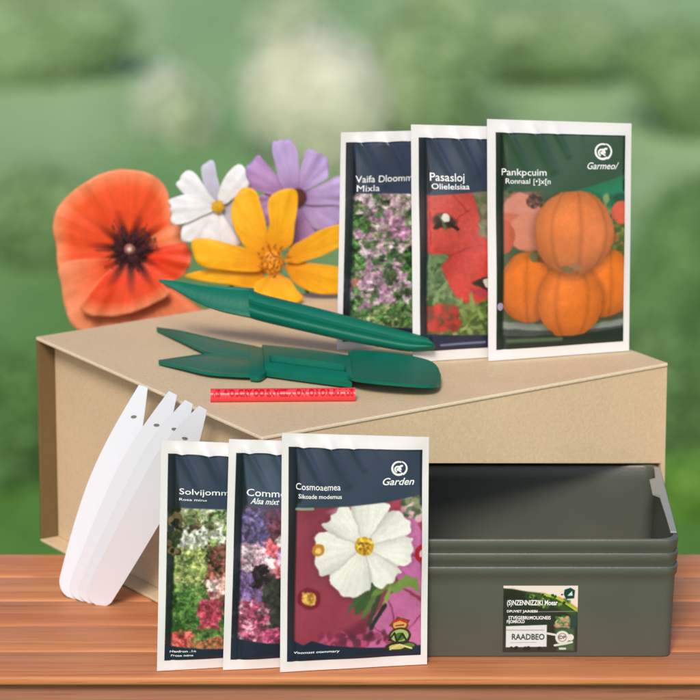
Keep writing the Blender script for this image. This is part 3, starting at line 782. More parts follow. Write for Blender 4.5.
# product sticker on the bottom tray
def sticker():
    W_, H_ = 200, 190
    a = Art(W_, H_, (40, 44, 36), .93)
    a.shade(.9 + .25 * a.nz(6, 5))
    a.put(a.poly([(-.1, -.1), (1.1, -.1), (1.1, .42), (.97, .32), (.8, .21), (.55, .12), (.3, .09), (.1, .05), (-.1, .03)]), (240, 226, 214))
    a.put(a.poly([(0, .05), (.3, .09), (.55, .12), (.72, .19), (.85, .30), (1.0, .42), (1, .5), (.7, .32), (.4, .2), (0, .14)], .02), (60, 84, 40))
    a.put(a.line([(.52, .13), (.70, .17), (.84, .26), (1.0, .38)], .035, .01), (176, 196, 60))
    a.put(a.line([(.74, .17), (.88, .25), (1.02, .36)], .02, .01), (226, 160, 90))
    a.put(a.poly([(0, .06), (.12, .05), (.3, .1), (.3, .2), (0, .2)], .02), (30, 30, 24), .8)
    a.specks(50, (.3, .13, .9, .34), [(70, 110, 50), (30, 50, 24), (120, 150, 60)], .012, .025, 4)
    a.put(a.poly([(.82, .06), (.90, .03), (.96, .07), (.95, .19), (.84, .2), (.81, .13)]), (20, 60, 56)); a.put(a.poly([(.86, .15), (.92, .08), (.93, .15)]), (220, 235, 230))
    a.put(a.line([(.3, .395), (1, .385)], .012, .008), (130, 130, 124))
    a.put(a.poly([(.04, .61), (.59, .59), (.59, .92), (.04, .93)]), (222, 228, 226))
    a.put(a.poly([(.72, .47), (.89, .47), (.89, .62), (.72, .64)]), (126, 160, 112)); a.specks(40, (.72, .47, .89, .64), [(180, 190, 130), (206, 150, 120), (80, 120, 70)], .015, .03, 9)
    a.put(a.poly([(.9, .45), (1, .43), (1, .62), (.9, .62)], .02), (46, 66, 66)); a.put(a.poly([(.7, .64), (.96, .64), (.96, .98), (.74, .98)], .02), (66, 96, 66))
    a.put(a.ell(.80, .78, .095, .10, 0, .1), (222, 226, 216)); a.put(a.ell(.80, .78, .06, .065, 0, .1), (120, 60, 60), .6); a.put(a.ell(.80, .78, .048, .052, 0, .1), (232, 232, 226)); a.put(a.ell(.91, .78, .045, .05, 0, .1), (226, 226, 216))
    a.put(a.line([(.70, .90), (.86, .87), (.93, .85)], .03), (214, 220, 206)); a.put(a.line([(.77, .95), (.84, .95)], .03), (200, 205, 196))
    a.put(a.line([(.60, .72), (.70, .74)], .03), (222, 222, 214))
    a.put(a.line([(.05, .67), (.55, .67)], .012, .008), (190, 150, 150))
    a.put(a.line([(.1, .86), (.45, .855)], .010, .008), (170, 176, 174))
    a.specks(8, (.06, .93, .5, .96), [(20, 20, 18)], .02, .03, 3)
    z0 = .0035; y = ybot - .0022
    def S(u, v, off):
        q0 = on_y(503.5, 585.5, y); q1 = on_y(577, 652.5, y)
        zz = q0.z + (q1.z - q0.z) * v
        yy = ybot - .0006 - .0016 * max(0, (zz - .003) / (H0 - .017)) - off
        return Vector((q0.x + (q1.x - q0.x) * u, yy, zz))
    img = np.clip(a.img, 0, 1); L = np.where(img <= .04045, img / 12.92, ((img + .055) / 1.055) ** 2.4) * KP
    P = [S(i / (W_ - 1), j / (H_ - 1), .0004) for j in range(H_) for i in range(W_)]
    idx = np.arange(H_ * W_).reshape(H_, W_); q = np.stack([idx[:-1, :-1], idx[1:, :-1], idx[1:, 1:], idx[:-1, 1:]], -1).reshape(-1, 4)
    st = mesh_obj("sticker", P, q.tolist(), M_print, trays[0], cols=L.reshape(-1, 3))
    M_dink = plain("dark_ink", rgb(52, 58, 60), .5)
    for txt, x, yy, wd_, ht, dark, bold in (("(S)NZENNIZZIKI Moear", .05, .29, .68, .075, 0, .02), ("DPUVIET", .05, .40, .20, .035, 0, .02), ("JARIEBI", .26, .40, .20, .035, 0, .02),
                                      ("STVEGEBRI:MOLIGNEIS", .07, .505, .57, .05, 0, .02), ("FIJOMROLD", .05, .56, .24, .045, 0, .02), ("RAADBEO", .12, .81, .44, .085, 1, .02), ("IDP", .745, .80, .10, .05, 1, .02)):
        Tm, TF, _ = text_mesh(txt, 0, bold)
        mesh_obj("lettering", [S(x + wd_ * tx, yy - ht * ty / .7, .0007) for tx, ty in Tm], TF, M_dink if dark else M_white_ink, st)
sticker()

# ------------------------------------------------------------------ white plant labels leaning on the box
M_label = plain("label_plastic", rgb(228, 232, 240), .38, .4, noise=.012, nscale=12)
M_slot = plain('slot_dark', rgb(120, 114, 106), .8)
LG = "white plastic plant labels fanned out against the box"
wl = (lv).normalized()
def plant_label(tip_px, bot_px, hole_px, w_px, off, label, notch_len):
    B = on_z(bot_px[0], bot_px[1], .0008)
    n0 = Vector((-math.cos(ang), -math.sin(ang), 0))                # outward from the left face of the box
    Tt = on_plane(tip_px[0], tip_px[1], corner + n0 * off, n0)
    if Tt.z < .1: pass
    ax = (Tt - B); Ln = ax.length; ax.normalize()
    wdv = ax.cross(TOCAM).normalized(); nn = wdv.cross(ax).normalized()
    if nn.dot(TOCAM) < 0: nn = -nn
    if wdv.dot(Vector((1, 0, 0))) < 0: wdv = -wdv
    ppm = F / ((B + Tt) / 2 - O).dot(-TOCAM)
    w_ = w_px / ppm / 2; tipw = 4.6 / ppm; L2 = notch_len / ppm
    # outline: flat-cut tip, straight taper to full width, slow taper to a rounded heel
    def hw(t):
        s = t * Ln
        if s > Ln - L2:
            q = (s - (Ln - L2)) / L2; return w_ + (tipw - w_) * (1 - math.sin((1 - q) * PI / 2))
        k = s / (Ln - L2)
        base = w_ * (.74 + .26 * math.sin(k * PI / 2))
        rr_ = w_ * .8
        if s < rr_: base *= math.sqrt(max(0.02, 1 - ((rr_ - s) / rr_) ** 2)) * .9 + .1
        return base
    root = empty("plant_label", B, label, "plant label", LG)
    n, m = 64, 9
    ts = [0, .004, .008, .014, .022, .032, .045, .06] + [.075 + .925 * i / (n - 9) for i in range(n - 8)]
    hp = on_plane(hole_px[0], hole_px[1], B, nn)
    hs = (hp - B).dot(ax); hx = (hp - B).dot(wdv)
    th = .0007
    # outline ring + hole, filled as ngon pieces
    bm = bmesh.new()
    outl = [(-hw(t), t * Ln) for t in ts] + [(hw(t), t * Ln) for t in reversed(ts)]
    hole = [(hx + .0021 * math.cos(a) * math.cos(.5) - .0010 * math.sin(a) * math.sin(.5), hs + .0021 * math.cos(a) * math.sin(.5) + .0010 * math.sin(a) * math.cos(.5)) for a in [2 * PI * k / 14 for k in range(14)]]
    def W(x, s, z):
        t = s / Ln
        bow = .0016 * math.sin(PI * min(1, max(0, t))) + .0007 * (1 - (x / w_) ** 2)
        return B + ax * s + wdv * x + nn * (z + bow)
    top_edges = []
    vo = [bm.verts.new(W(x, s, 0)) for x, s in outl]
    eo = [bm.edges.new((vo[i], vo[(i + 1) % len(vo)])) for i in range(len(vo))]
    bmesh.ops.triangle_fill(bm, edges=eo, use_beauty=True)
    ret = bmesh.ops.extrude_face_region(bm, geom=list(bm.faces))
    bmesh.ops.translate(bm, verts=[v for v in ret["geom"] if isinstance(v, bmesh.types.BMVert)], vec=-nn * th)
    o = bm_obj("label_blade", bm, M_label, root, True)
    sharp(o, 30)
    bm = bmesh.new(); prism(bm, [W(x, s, .0001) for x, s in hole], nn * .0003); bm_obj('slot_mark', bm, M_slot, o)
plant_label((143.5, 386), (71, 597.5), (134, 416), 43, .006, "white plant label with the tallest pointed tip, leftmost of the fan", 130)
plant_label((173, 393), (79, 599.5), (157, 424), 39, .0072, "white plant label second from the left in the fan, its hole near a narrow tip", 120)
plant_label((189, 402), (87, 601.5), (175, 428), 37, .0084, "white plant label third from the left, its tip squeezed between two others", 95)
plant_label((203, 408), (95, 603.5), (185.5, 437), 37, .0096, "white plant label frontmost in the fan, nearest to the meadow seed packet", 90)

# ------------------------------------------------------------------ green planting tools
M_green = plain("green_plastic", (.003, .135, .085), .42, .20, noise=.09, nscale=55, bump=.2, bscale=500)
def rim(s): return .0009 * max(0, (abs(2 * s - 1) - .84) / .16) ** .5 if abs(2 * s - 1) > .84 else 0
zt_ = Z1 + .0045
def Zp(px, py, z=zt_): return on_z(px, py, z)
up = Vector((0, 0, 1))
fork = empty("dibber_fork", Zp(300, 370, Z1), "green plastic tool with a forked end and a rounded scoop, lying flat on the box", "garden tool")
def prong(A, B, nm):
    return sharp(strip(nm, [Zp(*p) for p in A], [Zp(*p) for p in B], up, lambda t, s: .0022 * (1 - (2 * s - 1) ** 2) * t - .001 * (1 - t) + rim(s) * min(1, t * 3), .0022, M_green, fork, 50, 30), 40)
prong([(156.5, 325.7), (175, 329), (193, 333.5), (225, 341), (256, 347)], [(156.7, 327.2), (178, 338), (197, 347.5), (212, 353.5), (254, 361.5)], "upper_prong")
prong([(158.5, 358.6), (185, 356), (212, 354), (235, 358), (254, 362)], [(158.6, 360.2), (180, 366), (206, 372.5), (232, 375), (253, 376)], "lower_prong")
sharp(strip("neck", [Zp(251, 347), Zp(259, 348), Zp(266, 350)], [Zp(250, 376.5), Zp(260, 377), Zp(268, 371.5)], up, lambda t, s: .0028 * math.sin(PI * s) ** .5 + .001, .004, M_green, fork, 14, 14), 40)
# handle: a channel with raised side walls
def chan(t, s):
    e = abs(2 * s - 1)
    if e > .86: return .0075
    if e > .70: return .0075 - (.86 - e) / .16 * .0065
    return .0010
sharp(strip("handle", [Zp(262, 349), Zp(290, 351.5), (Zp(320, 355)), Zp(350, 360)], [Zp(265, 372.5), Zp(290, 376), Zp(320, 380), Zp(352, 384)], up, lambda t, s: .0065 * (1 - abs(2 * s - 1) ** 6 * .8) - (.004 if .62 < s < .86 and .08 < t < .93 else 0), .0040, M_green, fork, 50, 44), 40)
sharp(strip("scoop", [Zp(348, 359), Zp(354, 357), Zp(372, 359.5), Zp(390, 361.5), Zp(415, 365), Zp(432, 368.8), Zp(440, 375), Zp(440.8, 381)], [Zp(348, 383), Zp(356, 387), Zp(372, 390), Zp(390, 391.8), Zp(412, 392.8), Zp(432, 391.5), Zp(439, 387), Zp(441, 382)], up,
      lambda t, s: .0018 + .0050 * abs(2 * s - 1) ** 2.2 * math.sin(PI * min(1, t * 1.05 + .12)) ** .5 + .0035 * (1 - t) * (1 - (2 * s - 1) ** 2), .0022, M_green, fork, 56, 24), 40)

# pointed dibber, propped between the flowers and the packets
y5 = on_z(413, 364, Z1).y
PA = on_y(158.6, 279.4, 2.800); PB = on_y(435, 346, y5 - .006)
axd = (PB - PA).normalized()
nd = (TOCAM - axd * TOCAM.dot(axd)).normalized()
nd = (nd + Vector((0, 0, .5)) - axd * (nd + Vector((0, 0, .5))).dot(axd)).normalized()
def Dp(px, py): return on_plane(px, py, PA, nd)
dib = empty("dibber", Dp(300, 320), "green plastic pointed dibber with a long tapering handle, propped before the yellow flower", "garden tool")
sharp(strip("blade", [Dp(158.6, 279), Dp(175, 281), Dp(195, 284.5), Dp(225, 287), Dp(254, 288.5)], [Dp(158.8, 280.5), Dp(175, 289.5), Dp(193, 299.5), Dp(218, 309.5), Dp(251, 316.5)], nd,
      lambda t, s: .0030 * t * (1 - (2 * s - 1) ** 2) - .002 * t * s + rim(s) * min(1, t * 3), .0022, M_green, dib, 50, 34), 40)
def hprof(t, s):
    z = .0075 * (1 - abs(2 * s - 1) ** 3)
    z += .0016 * math.exp(-((s - .62) / .05) ** 2) - .0016 * math.exp(-((s - .78) / .08) ** 2)
    return z * (1 - .6 * t)
sharp(strip("handle", [Dp(250, 288.5), Dp(262, 294), Dp(300, 303.5), Dp(345, 315), Dp(395, 328.5), Dp(424, 336.5), Dp(433, 342.5), Dp(435, 346)], [Dp(250, 316), Dp(262, 319.5), Dp(300, 328.5), Dp(345, 338.5), Dp(385, 346), Dp(408, 349.3), Dp(427, 348.6), Dp(434.5, 347)], nd,
      hprof, .004, M_green, dib, 80, 40), 40)

# ------------------------------------------------------------------ red pencil lying on the box
M_red = plain("red_lacquer", rgb(238, 66, 72), .30, .5, noise=.06, nscale=120)
M_red_ink = plain("red_ink", (.56, .0, .01), .5, .3)
a_ = on_z(210.5, 403.5, Z1); b_ = on_z(355.5, 402.5, Z1)
R = .0050
rp = empty("red_pencil", (a_ + b_) / 2, "short round red pencil with darker red lettering, lying on the box before the green fork", "pencil")
axp = (b_ - a_).normalized(); back = Vector((-axp.y, axp.x, 0))
R = .0047
hexc = a_ + back * R * .95 + up * R
NS = 24
bm = bmesh.new(); prism(bm, [hexc + (back * math.cos(t) + up * math.sin(t)) * R for t in [2 * PI * k / NS for k in range(NS)]], axp * (b_ - a_).length)
rb = sharp(bm_obj("barrel", bm, M_red, rp, True), 40)
V = []
Tm, TF, _ = text_mesh("HS WOLCRY OO SAYCZIA ON OB ORIBULIUS", 0, .07)
ln = (b_ - a_).length
for tx, ty in Tm:
    t = PI - .10 - 1.05 * (ty / .7)          # wraps over the upper front of the rod
    V.append(hexc + (back * math.cos(t) + up * math.sin(t)) * (R + .0002) + axp * (ln * (.012 + .976 * tx)))
mesh_obj("lettering", V, TF, M_red_ink, rb)

# ------------------------------------------------------------------ flowers growing up from the garden behind the table
M_petal = attr_mat("petal", .5, .35, trans=.25, mott=.08, mscale=120)
_t = M_petal.node_tree; _p = _t.nodes["Principled BSDF"]
_tc = _t.nodes.new("ShaderNodeTexCoord"); _n = _t.nodes.new("ShaderNodeTexNoise"); _n.inputs["Scale"].default_value = 150; _n.inputs["Detail"].default_value = 6; _n.inputs["Distortion"].default_value = 1.2
_b = _t.nodes.new("ShaderNodeBump"); _b.inputs["Strength"].default_value = .35; _b.inputs["Distance"].default_value = .0012
_t.links.new(_tc.outputs["Object"], _n.inputs["Vector"]); _t.links.new(_n.outputs[0], _b.inputs["Height"]); _t.links.new(_b.outputs[0], _p.inputs["Normal"])
M_stem = plain("stem_green", (.06, .14, .03), .6, noise=.1)
def petal(name, root, outline, base, plane_y, lift, colf, org, sc, ruff=0.0, seed=0, tilt=0.0, n=60, rings=16, nz=None):
    """radial sheet from a base point to a measured outline; lift(t) raises it towards the camera"""
    cv = lambda p: (org[0] + p[0] / sc, org[1] + p[1] / sc)
    b = on_y(*cv(base), plane_y)
    op = resample([on_y(*cv(p), plane_y) for p in outline], n, closed=True)
    nrm = Vector((0, -1, 0))
    V = []; col = []
    rr_ = random.Random(seed); ph = rr_.uniform(0, 6)
    L = max((p - b).length for p in op)
    for side in (0, 1):
        for k in range(rings + 1):
            t = k / rings
            for i in range(n):
                d = (op[i] - b); p = b + d * t
                r = d.length * t / L
                z = lift(r) + ruff * r * r * (math.sin(ph + 9.0 * math.atan2(d.z, d.x)) + .5 * math.sin(2 * ph + 23.0 * math.atan2(d.z, d.x)) * r) + tilt * (p - b).z
                V.append(p + nrm * (z - (.0005 if side else 0)))
                col.append(colf(r, t, math.atan2(d.z, d.x)))
    Fc = []; N = (rings + 1) * n
    for k in range(rings):
        for i in range(n):
            a = k * n + i; a2 = k * n + (i + 1) % n
            Fc.append((a, a2, a2 + n, a + n)); Fc.append((N + a, N + a + n, N + a2 + n, N + a2))
    for i in range(n):
        a = rings * n + i; a2 = rings * n + (i + 1) % n; Fc.append((a, a2, N + a2, N + a))
    return mesh_obj(name, V, Fc, M_petal, root, smooth=True, cols=col)
def mixc(a, b, t): t = min(1, max(0, t)); return tuple(x + (y - x) * t for x, y in zip(a, b))
def stem(root, px, py, y, r=.0016):
    p = on_y(px, py, y)
    yb = 3.02
    bm = bmesh.new(); pts = [p + Vector((0, .004, 0)), Vector((p.x, max(yb, y + .02), p.z - .03)), Vector((p.x + .01, yb + .03, p.z - .15)), Vector((p.x, yb + .05, -.2)), Vector((p.x - .01, yb + .06, -.5)), Vector((p.x, yb + .06, -.75))]
    tube(bm, resample(pts, 30), r, r * 1.5); bm_obj("stem", bm, M_stem, root, True)
GROUND = -.75
YY = on_z(285, 299, Z1).y - .004
# yellow flower
org, sc = (180, 180), 4.242
pc = on_y(272, 262, YY)
yf = empty("yellow_flower", (pc.x, 3.08, GROUND), "open golden yellow flower with seven long petals, right behind the green dibber", "flower", "cut-open garden blooms rising behind the box")
Yc, Yd, Ye = rgb(238, 152, 14), rgb(255, 190, 28), rgb(240, 150, 10)
def yc(r, t, a):
    c = mixc(Yc, Yd, r * 1.6)
    s = .5 + .5 * math.sin(a * 46)
    return tuple(x * (.94 + .08 * s) for x in c)
P = [((395, 330), [(315, 318), (262, 262), (222, 180), (220, 105), (255, 45), (295, 33), (326, 52), (342, 100), (362, 170), (360, 225), (345, 275)], .004),
     ((400, 320), [(372, 265), (376, 200), (384, 160), (373, 112), (380, 68), (420, 38), (470, 28), (497, 46), (500, 95), (488, 180), (468, 275)], .008),
     ((380, 350), [(330, 310), (270, 282), (200, 264), (110, 245), (52, 254), (58, 310), (86, 358), (160, 374), (340, 382)], .006),
     ((370, 375), [(330, 384), (200, 376), (100, 386), (15, 414), (90, 432), (200, 444), (300, 460), (345, 430)], .001),
     ((440, 345), [(465, 288), (520, 250), (600, 205), (680, 182), (760, 172), (740, 235), (640, 300), (560, 330), (480, 350)], .006),
     ((440, 360), [(470, 350), (560, 352), (660, 366), (735, 395), (730, 450), (690, 482), (610, 486), (540, 466), (470, 415)], .003),
     ((400, 380), [(330, 420), (308, 485), (360, 500), (420, 508), (470, 513), (525, 496), (495, 455), (450, 405)], .010)]
for i, (b, o_, z) in enumerate(P):
    petal("petal", yf, o_, b, YY - z * .5, lambda r, z=z: z * (.4 + r) - .006 * r * r, yc, org, sc, ruff=.0012, seed=i)
# stamens
M_yel = plain("stamen_yellow", rgb(236, 150, 14), .6, noise=.1, nscale=300)
M_rust = plain("stamen_rust", rgb(128, 44, 12), .6)
cc = on_y(180 + 392 / sc, 180 + 350 / sc, YY - .008)
bm = bmesh.new()
bmesh.ops.create_uvsphere(bm, u_segments=24, v_segments=14, radius=1, matrix=Matrix.Translation(cc) @ Matrix.Diagonal((.0085, .004, .0095, 1)))
for v in bm.verts:
    v.co += Vector((random.uniform(-1, 1), random.uniform(-1, 1), random.uniform(-1, 1))) * .0006
disc = bm_obj("flower_centre", bm, M_yel, yf, True)
bm = bmesh.new()
for k in range(26):
    a = k * 2.399; rr = .0095 * math.sqrt((k + .5) / 26)
    q = cc + Vector((rr * math.cos(a), -.0035 - random.uniform(0, .002), rr * math.sin(a) * 1.05)); d = Vector((random.uniform(-1, 1), -.3, random.uniform(-1, 1))).normalized()
    tube(bm, [q - d * .0019, q + Vector((0, -.0008, 0)), q + d * .0019], .00045, .00035, 6)
for k in range(7):
    a = .35 + k * .36; q = cc + Vector((.0115 * math.cos(a), -.004, .0125 * math.sin(a))); d = Vector((math.cos(a), -.2, math.sin(a)))
    tube(bm, [q, q + d * .002, q + d * .003 + Vector((.0012, 0, 0))], .0004, .0005, 6)
bm_obj("stamens", bm, M_rust, disc, True)
stem(yf, 272, 264, YY)
# white flower
org, sc = (165, 150), 7.0
YW = YY + .012
wf = empty("white_flower", (on_y(218, 206, YW).x, 3.09, GROUND), "small white cosmos flower with a yellow centre, between the poppy and the yellow flower", "flower", "cut-open garden blooms rising behind the box")
def wc(r, t, a):
    s = .5 + .5 * math.sin(a * 60)
    c = mixc(rgb(238, 238, 236), rgb(248, 248, 250), r * 1.3)
    return tuple(x * (.95 + .05 * s) for x in c)
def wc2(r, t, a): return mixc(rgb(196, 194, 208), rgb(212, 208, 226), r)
P = [((368, 395), [(345, 350), (270, 325), (200, 308), (135, 302), (80, 245), (82, 222), (105, 205), (112, 175), (150, 140), (185, 142), (218, 165), (262, 225), (300, 290), (352, 350)], .003, wc),
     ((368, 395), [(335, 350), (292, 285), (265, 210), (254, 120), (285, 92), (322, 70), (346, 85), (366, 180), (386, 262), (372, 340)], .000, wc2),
     ((372, 395), [(372, 340), (385, 262), (420, 185), (470, 125), (520, 96), (560, 125), (572, 190), (590, 240), (540, 290), (480, 330), (420, 375)], .002, wc),
     ((366, 400), [(318, 365), (240, 330), (160, 305), (95, 315), (28, 342), (25, 360), (45, 380), (34, 410), (50, 440), (40, 480), (60, 515), (150, 500), (250, 455), (330, 420)], .005, wc),
     ((366, 400), [(335, 420), (250, 460), (150, 505), (115, 560), (118, 625), (150, 640), (260, 645), (384, 640), (378, 540), (368, 440)], .002, wc),
     ((372, 400), [(370, 440), (395, 430), (440, 510), (490, 600), (540, 660), (460, 675), (388, 655), (380, 540)], .001, wc),
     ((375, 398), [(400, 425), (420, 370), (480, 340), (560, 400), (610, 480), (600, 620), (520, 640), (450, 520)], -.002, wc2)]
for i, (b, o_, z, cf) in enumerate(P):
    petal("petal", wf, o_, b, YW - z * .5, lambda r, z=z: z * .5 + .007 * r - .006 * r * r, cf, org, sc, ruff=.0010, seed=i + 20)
cc = on_y(218, 206.5, YW - .004)
bm = bmesh.new()
M_gold = plain("pollen_gold", rgb(206, 158, 22), .8, noise=.35, nscale=700)
for k in range(60):
    a = k * 2.399; rr = .0046 * math.sqrt((k + .5) / 60)
    bmesh.ops.create_icosphere(bm, subdivisions=1, radius=.0010, matrix=Matrix.Translation(cc + Vector((rr * math.cos(a), -.0012 - .002 * (1 - (rr / .005) ** 2), rr * math.sin(a)))))
bmesh.ops.create_uvsphere(bm, u_segments=12, v_segments=8, radius=.0048, matrix=Matrix.Translation(cc) @ Matrix.Diagonal((1, .5, 1, 1)))
bm_obj("flower_centre", bm, M_gold, wf, True)
stem(wf, 218, 208, YW)
# purple flower
org, sc = (235, 130), 5.836
YPu = YY + .024
pf = empty("purple_flower", (on_y(295, 196, YPu).x, 3.1, GROUND), "pale purple cosmos flower with a pleated top petal, rising beside the leftmost packet", "flower", "cut-open garden blooms rising behind the box")
def pcf(r, t, a):
    s = .5 + .5 * math.sin(a * 38)
    c = mixc(rgb(160, 122, 178), rgb(200, 174, 222), r * 2.2)
    return tuple(x * (.93 + .07 * s) for x in c)
def pcd(r, t, a): return mixc(rgb(160, 114, 170), rgb(194, 154, 206), r * 1.8)
P = [((350, 385), [(330, 350), (272, 292), (200, 225), (140, 146), (95, 190), (60, 215), (66, 270), (68, 330), (140, 352), (200, 372), (280, 390)], .002, pcd),
     ((350, 385), [(326, 345), (290, 345), (258, 290), (235, 200), (218, 110), (222, 62), (244, 66), (266, 50), (290, 62), (320, 50), (345, 85), (367, 130), (376, 230), (366, 330)], .004, pcf),
     ((350, 385), [(362, 345), (372, 280), (388, 200), (408, 140), (430, 106), (470, 120), (508, 138), (542, 172), (546, 230), (542, 275), (470, 310), (400, 350)], .003, pcf),
     ((355, 388), [(385, 368), (450, 338), (530, 302), (600, 268), (650, 280), (690, 350), (640, 430), (560, 434), (470, 436), (395, 425)], .002, pcf),
     ((355, 392), [(400, 432), (480, 440), (580, 440), (650, 445), (690, 500), (610, 550), (480, 582), (430, 530), (385, 460)], .000, pcf),
     ((350, 395), [(380, 440), (430, 530), (475, 590), (430, 660), (340, 700), (300, 640), (320, 540), (340, 440)], -.001, pcd),
     ((345, 390), [(330, 420), (250, 500), (180, 560), (120, 500), (90, 420), (180, 370), (280, 370)], -.002, pcd)]
for i, (b, o_, z, cf) in enumerate(P):
    petal("petal", pf, o_, b, YPu - z * .5, lambda r, z=z: z * .5 + .006 * r - .006 * r * r, cf, org, sc, ruff=.0016, seed=i + 40)
cc = on_y(298, 196, YPu - .004)
bm = bmesh.new()
for k in range(70):
    a = k * 2.399; rr = .0062 * math.sqrt((k + .5) / 70)
    bmesh.ops.create_icosphere(bm, subdivisions=1, radius=.0010, matrix=Matrix.Translation(cc + Vector((rr * math.cos(a), -.0015, rr * math.sin(a)))))
bmesh.ops.create_uvsphere(bm, u_segments=12, v_segments=8, radius=.006, matrix=Matrix.Translation(cc) @ Matrix.Diagonal((1, .3, 1, 1)))
bm_obj("flower_centre", bm, plain("pollen_brown", rgb(96, 44, 40), .8, noise=.4, nscale=700), pf, True)
stem(pf, 296, 198, YPu)
# poppy
org, sc = (45, 155), 3.8875
YP = YY + .040
pop = empty("poppy_flower", (on_y(129, 249, YP).x, 3.12, GROUND), "large orange red poppy with a dark centre, rising behind the box", "flower", "cut-open garden blooms rising behind the box")
Po, Pr, Pe, Pk = rgb(252, 106, 50), rgb(244, 64, 30), rgb(253, 164, 116), rgb(70, 16, 20)
def poc(edge_fade, red=0.0, dark=.20):
    def f(r, t, a):
        c = mixc(mixc(Po, Pr, red), Pe, (t - edge_fade) / (1.02 - edge_fade)) if t > edge_fade else mixc(Po, Pr, red + .5 * (1 - abs(t - .45) * 2))
        s = .5 + .5 * math.sin(a * 70 + 2 * math.sin(a * 13))
        c = tuple(x * (.93 + .09 * s) for x in c)
        dk = dark * (1 + .35 * math.sin(a * 11))
        if r < dk * 1.5: c = mixc(Pk, c, (r - dk * .6) / (dk * .9))
        return c
    return f
P = [((330, 368), [(60, 440), (45, 350), (33, 280), (42, 220), (62, 185), (130, 120), (220, 68), (330, 52), (420, 72), (474, 130), (488, 200), (494, 260), (480, 330), (420, 420), (300, 430), (150, 420)], -.004, poc(.80, .1, .27)),
     ((330, 400), [(62, 420), (66, 500), (80, 590), (128, 672), (240, 690), (420, 680), (600, 650), (622, 600), (540, 560), (480, 520), (380, 440), (200, 400)], -.002, poc(.35, .2, .15)),
     ((335, 370), [(440, 300), (500, 265), (530, 275), (545, 330), (530, 400), (440, 440), (400, 420)], .001, poc(.3, .0, .18)),
     ((335, 375), [(400, 370), (440, 372), (500, 352), (545, 332), (572, 372), (562, 425), (530, 470), (470, 482), (420, 470), (370, 440)], .004, poc(.93, .55, .28)),
     ((335, 370), [(300, 400), (220, 470), (175, 520), (138, 575), (165, 605), (245, 620), (350, 598), (430, 566), (486, 526), (462, 490), (420, 450), (370, 400)], .008, poc(.78, .35, .30)),
     ]
for i, (b, o_, z, cf) in enumerate(P):
    petal("petal", pop, o_, b, YP - z * .8, lambda r, z=z: z * .4 + .016 * r - .010 * r * r, cf, org, sc, ruff=.0019, seed=i + 60, n=90, rings=26)
cc = on_y(45 + 330 / sc, 155 + 366 / sc, YP - .012)
bm = bmesh.new()
bmesh.ops.create_uvsphere(bm, u_segments=20, v_segments=12, radius=.0048, matrix=Matrix.Translation(cc))
cap = bm_obj("seed_capsule", bm, plain("capsule", rgb(150, 96, 84), .7, noise=.3, nscale=500), pop, True)
bm = bmesh.new()
bmesh.ops.create_uvsphere(bm, u_segments=16, v_segments=8, radius=.0020, matrix=Matrix.Translation(cc + Vector((0, -.004, .0005))))
bm_obj("capsule_tip", bm, plain("capsule_tip", rgb(226, 190, 176), .7), cap, True)
M_dark = plain("stamen_dark", rgb(62, 24, 30), .7, noise=.3, nscale=300)
bm = bmesh.new()
rs = random.Random(4)
for k in range(170):
    a = rs.uniform(0, 2 * PI); 
    lobe = max(math.exp(-((a - q + PI) % (2 * PI) - PI) ** 2 / .09) for q in (2.05, .25, 3.85, 5.15, .9))
    rr = rs.uniform(.010, .013) + lobe * rs.uniform(0, .013)
    d = Vector((math.cos(a), 0, math.sin(a)))
    q0 = cc + d * .003; q1 = cc + d * rr * .6 + Vector((0, -.004 * rs.random(), 0)); q2 = cc + d * rr + Vector((rs.uniform(-1, 1) * .001, .002 - rs.random() * .004, rs.uniform(-1, 1) * .001))
    tube(bm, [q0, q1, q2], .0003, .0003, 5)
    bmesh.ops.create_icosphere(bm, subdivisions=1, radius=rs.uniform(.0006, .0011), matrix=Matrix.Translation(q2))
for (zx, zy) in ((195, 372), (385, 280), (410, 300)):
    q = on_y(45 + zx / sc, 155 + zy / sc, YP - .018); tube(bm, [cc, cc.lerp(q, .5) + Vector((0, -.003, 0)), q], .0004, .0005, 5)
bm_obj("stamens", bm, M_dark, pop, True)
stem(pop, 130, 252, YP, .002)

# ------------------------------------------------------------------ garden behind, far out of focus
def leafmat(name, a, b, c):
    m, t, p = newmat(name)
    at = t.nodes.new("ShaderNodeAttribute"); at.attribute_name = "Col"
    t.links.new(at.outputs["Color"], p.inputs["Base Color"])
    p.inputs["Roughness"].default_value = .6; p.inputs["Specular IOR Level"].default_value = .25
    tr = t.nodes.new("ShaderNodeBsdfTranslucent"); mix = t.nodes.new("ShaderNodeMixShader"); mix.inputs[0].default_value = .45
    t.links.new(at.outputs["Color"], tr.inputs[0]); t.links.new(p.outputs[0], mix.inputs[1]); t.links.new(tr.outputs[0], mix.inputs[2])
    t.links.new(mix.outputs[0], t.nodes["Material Output"].inputs[0])
    return m
M_leaf = leafmat("leaf", 0, 0, 0)
M_bark = plain("bark", (.08, .06, .04), .9, noise=.3, nscale=20)
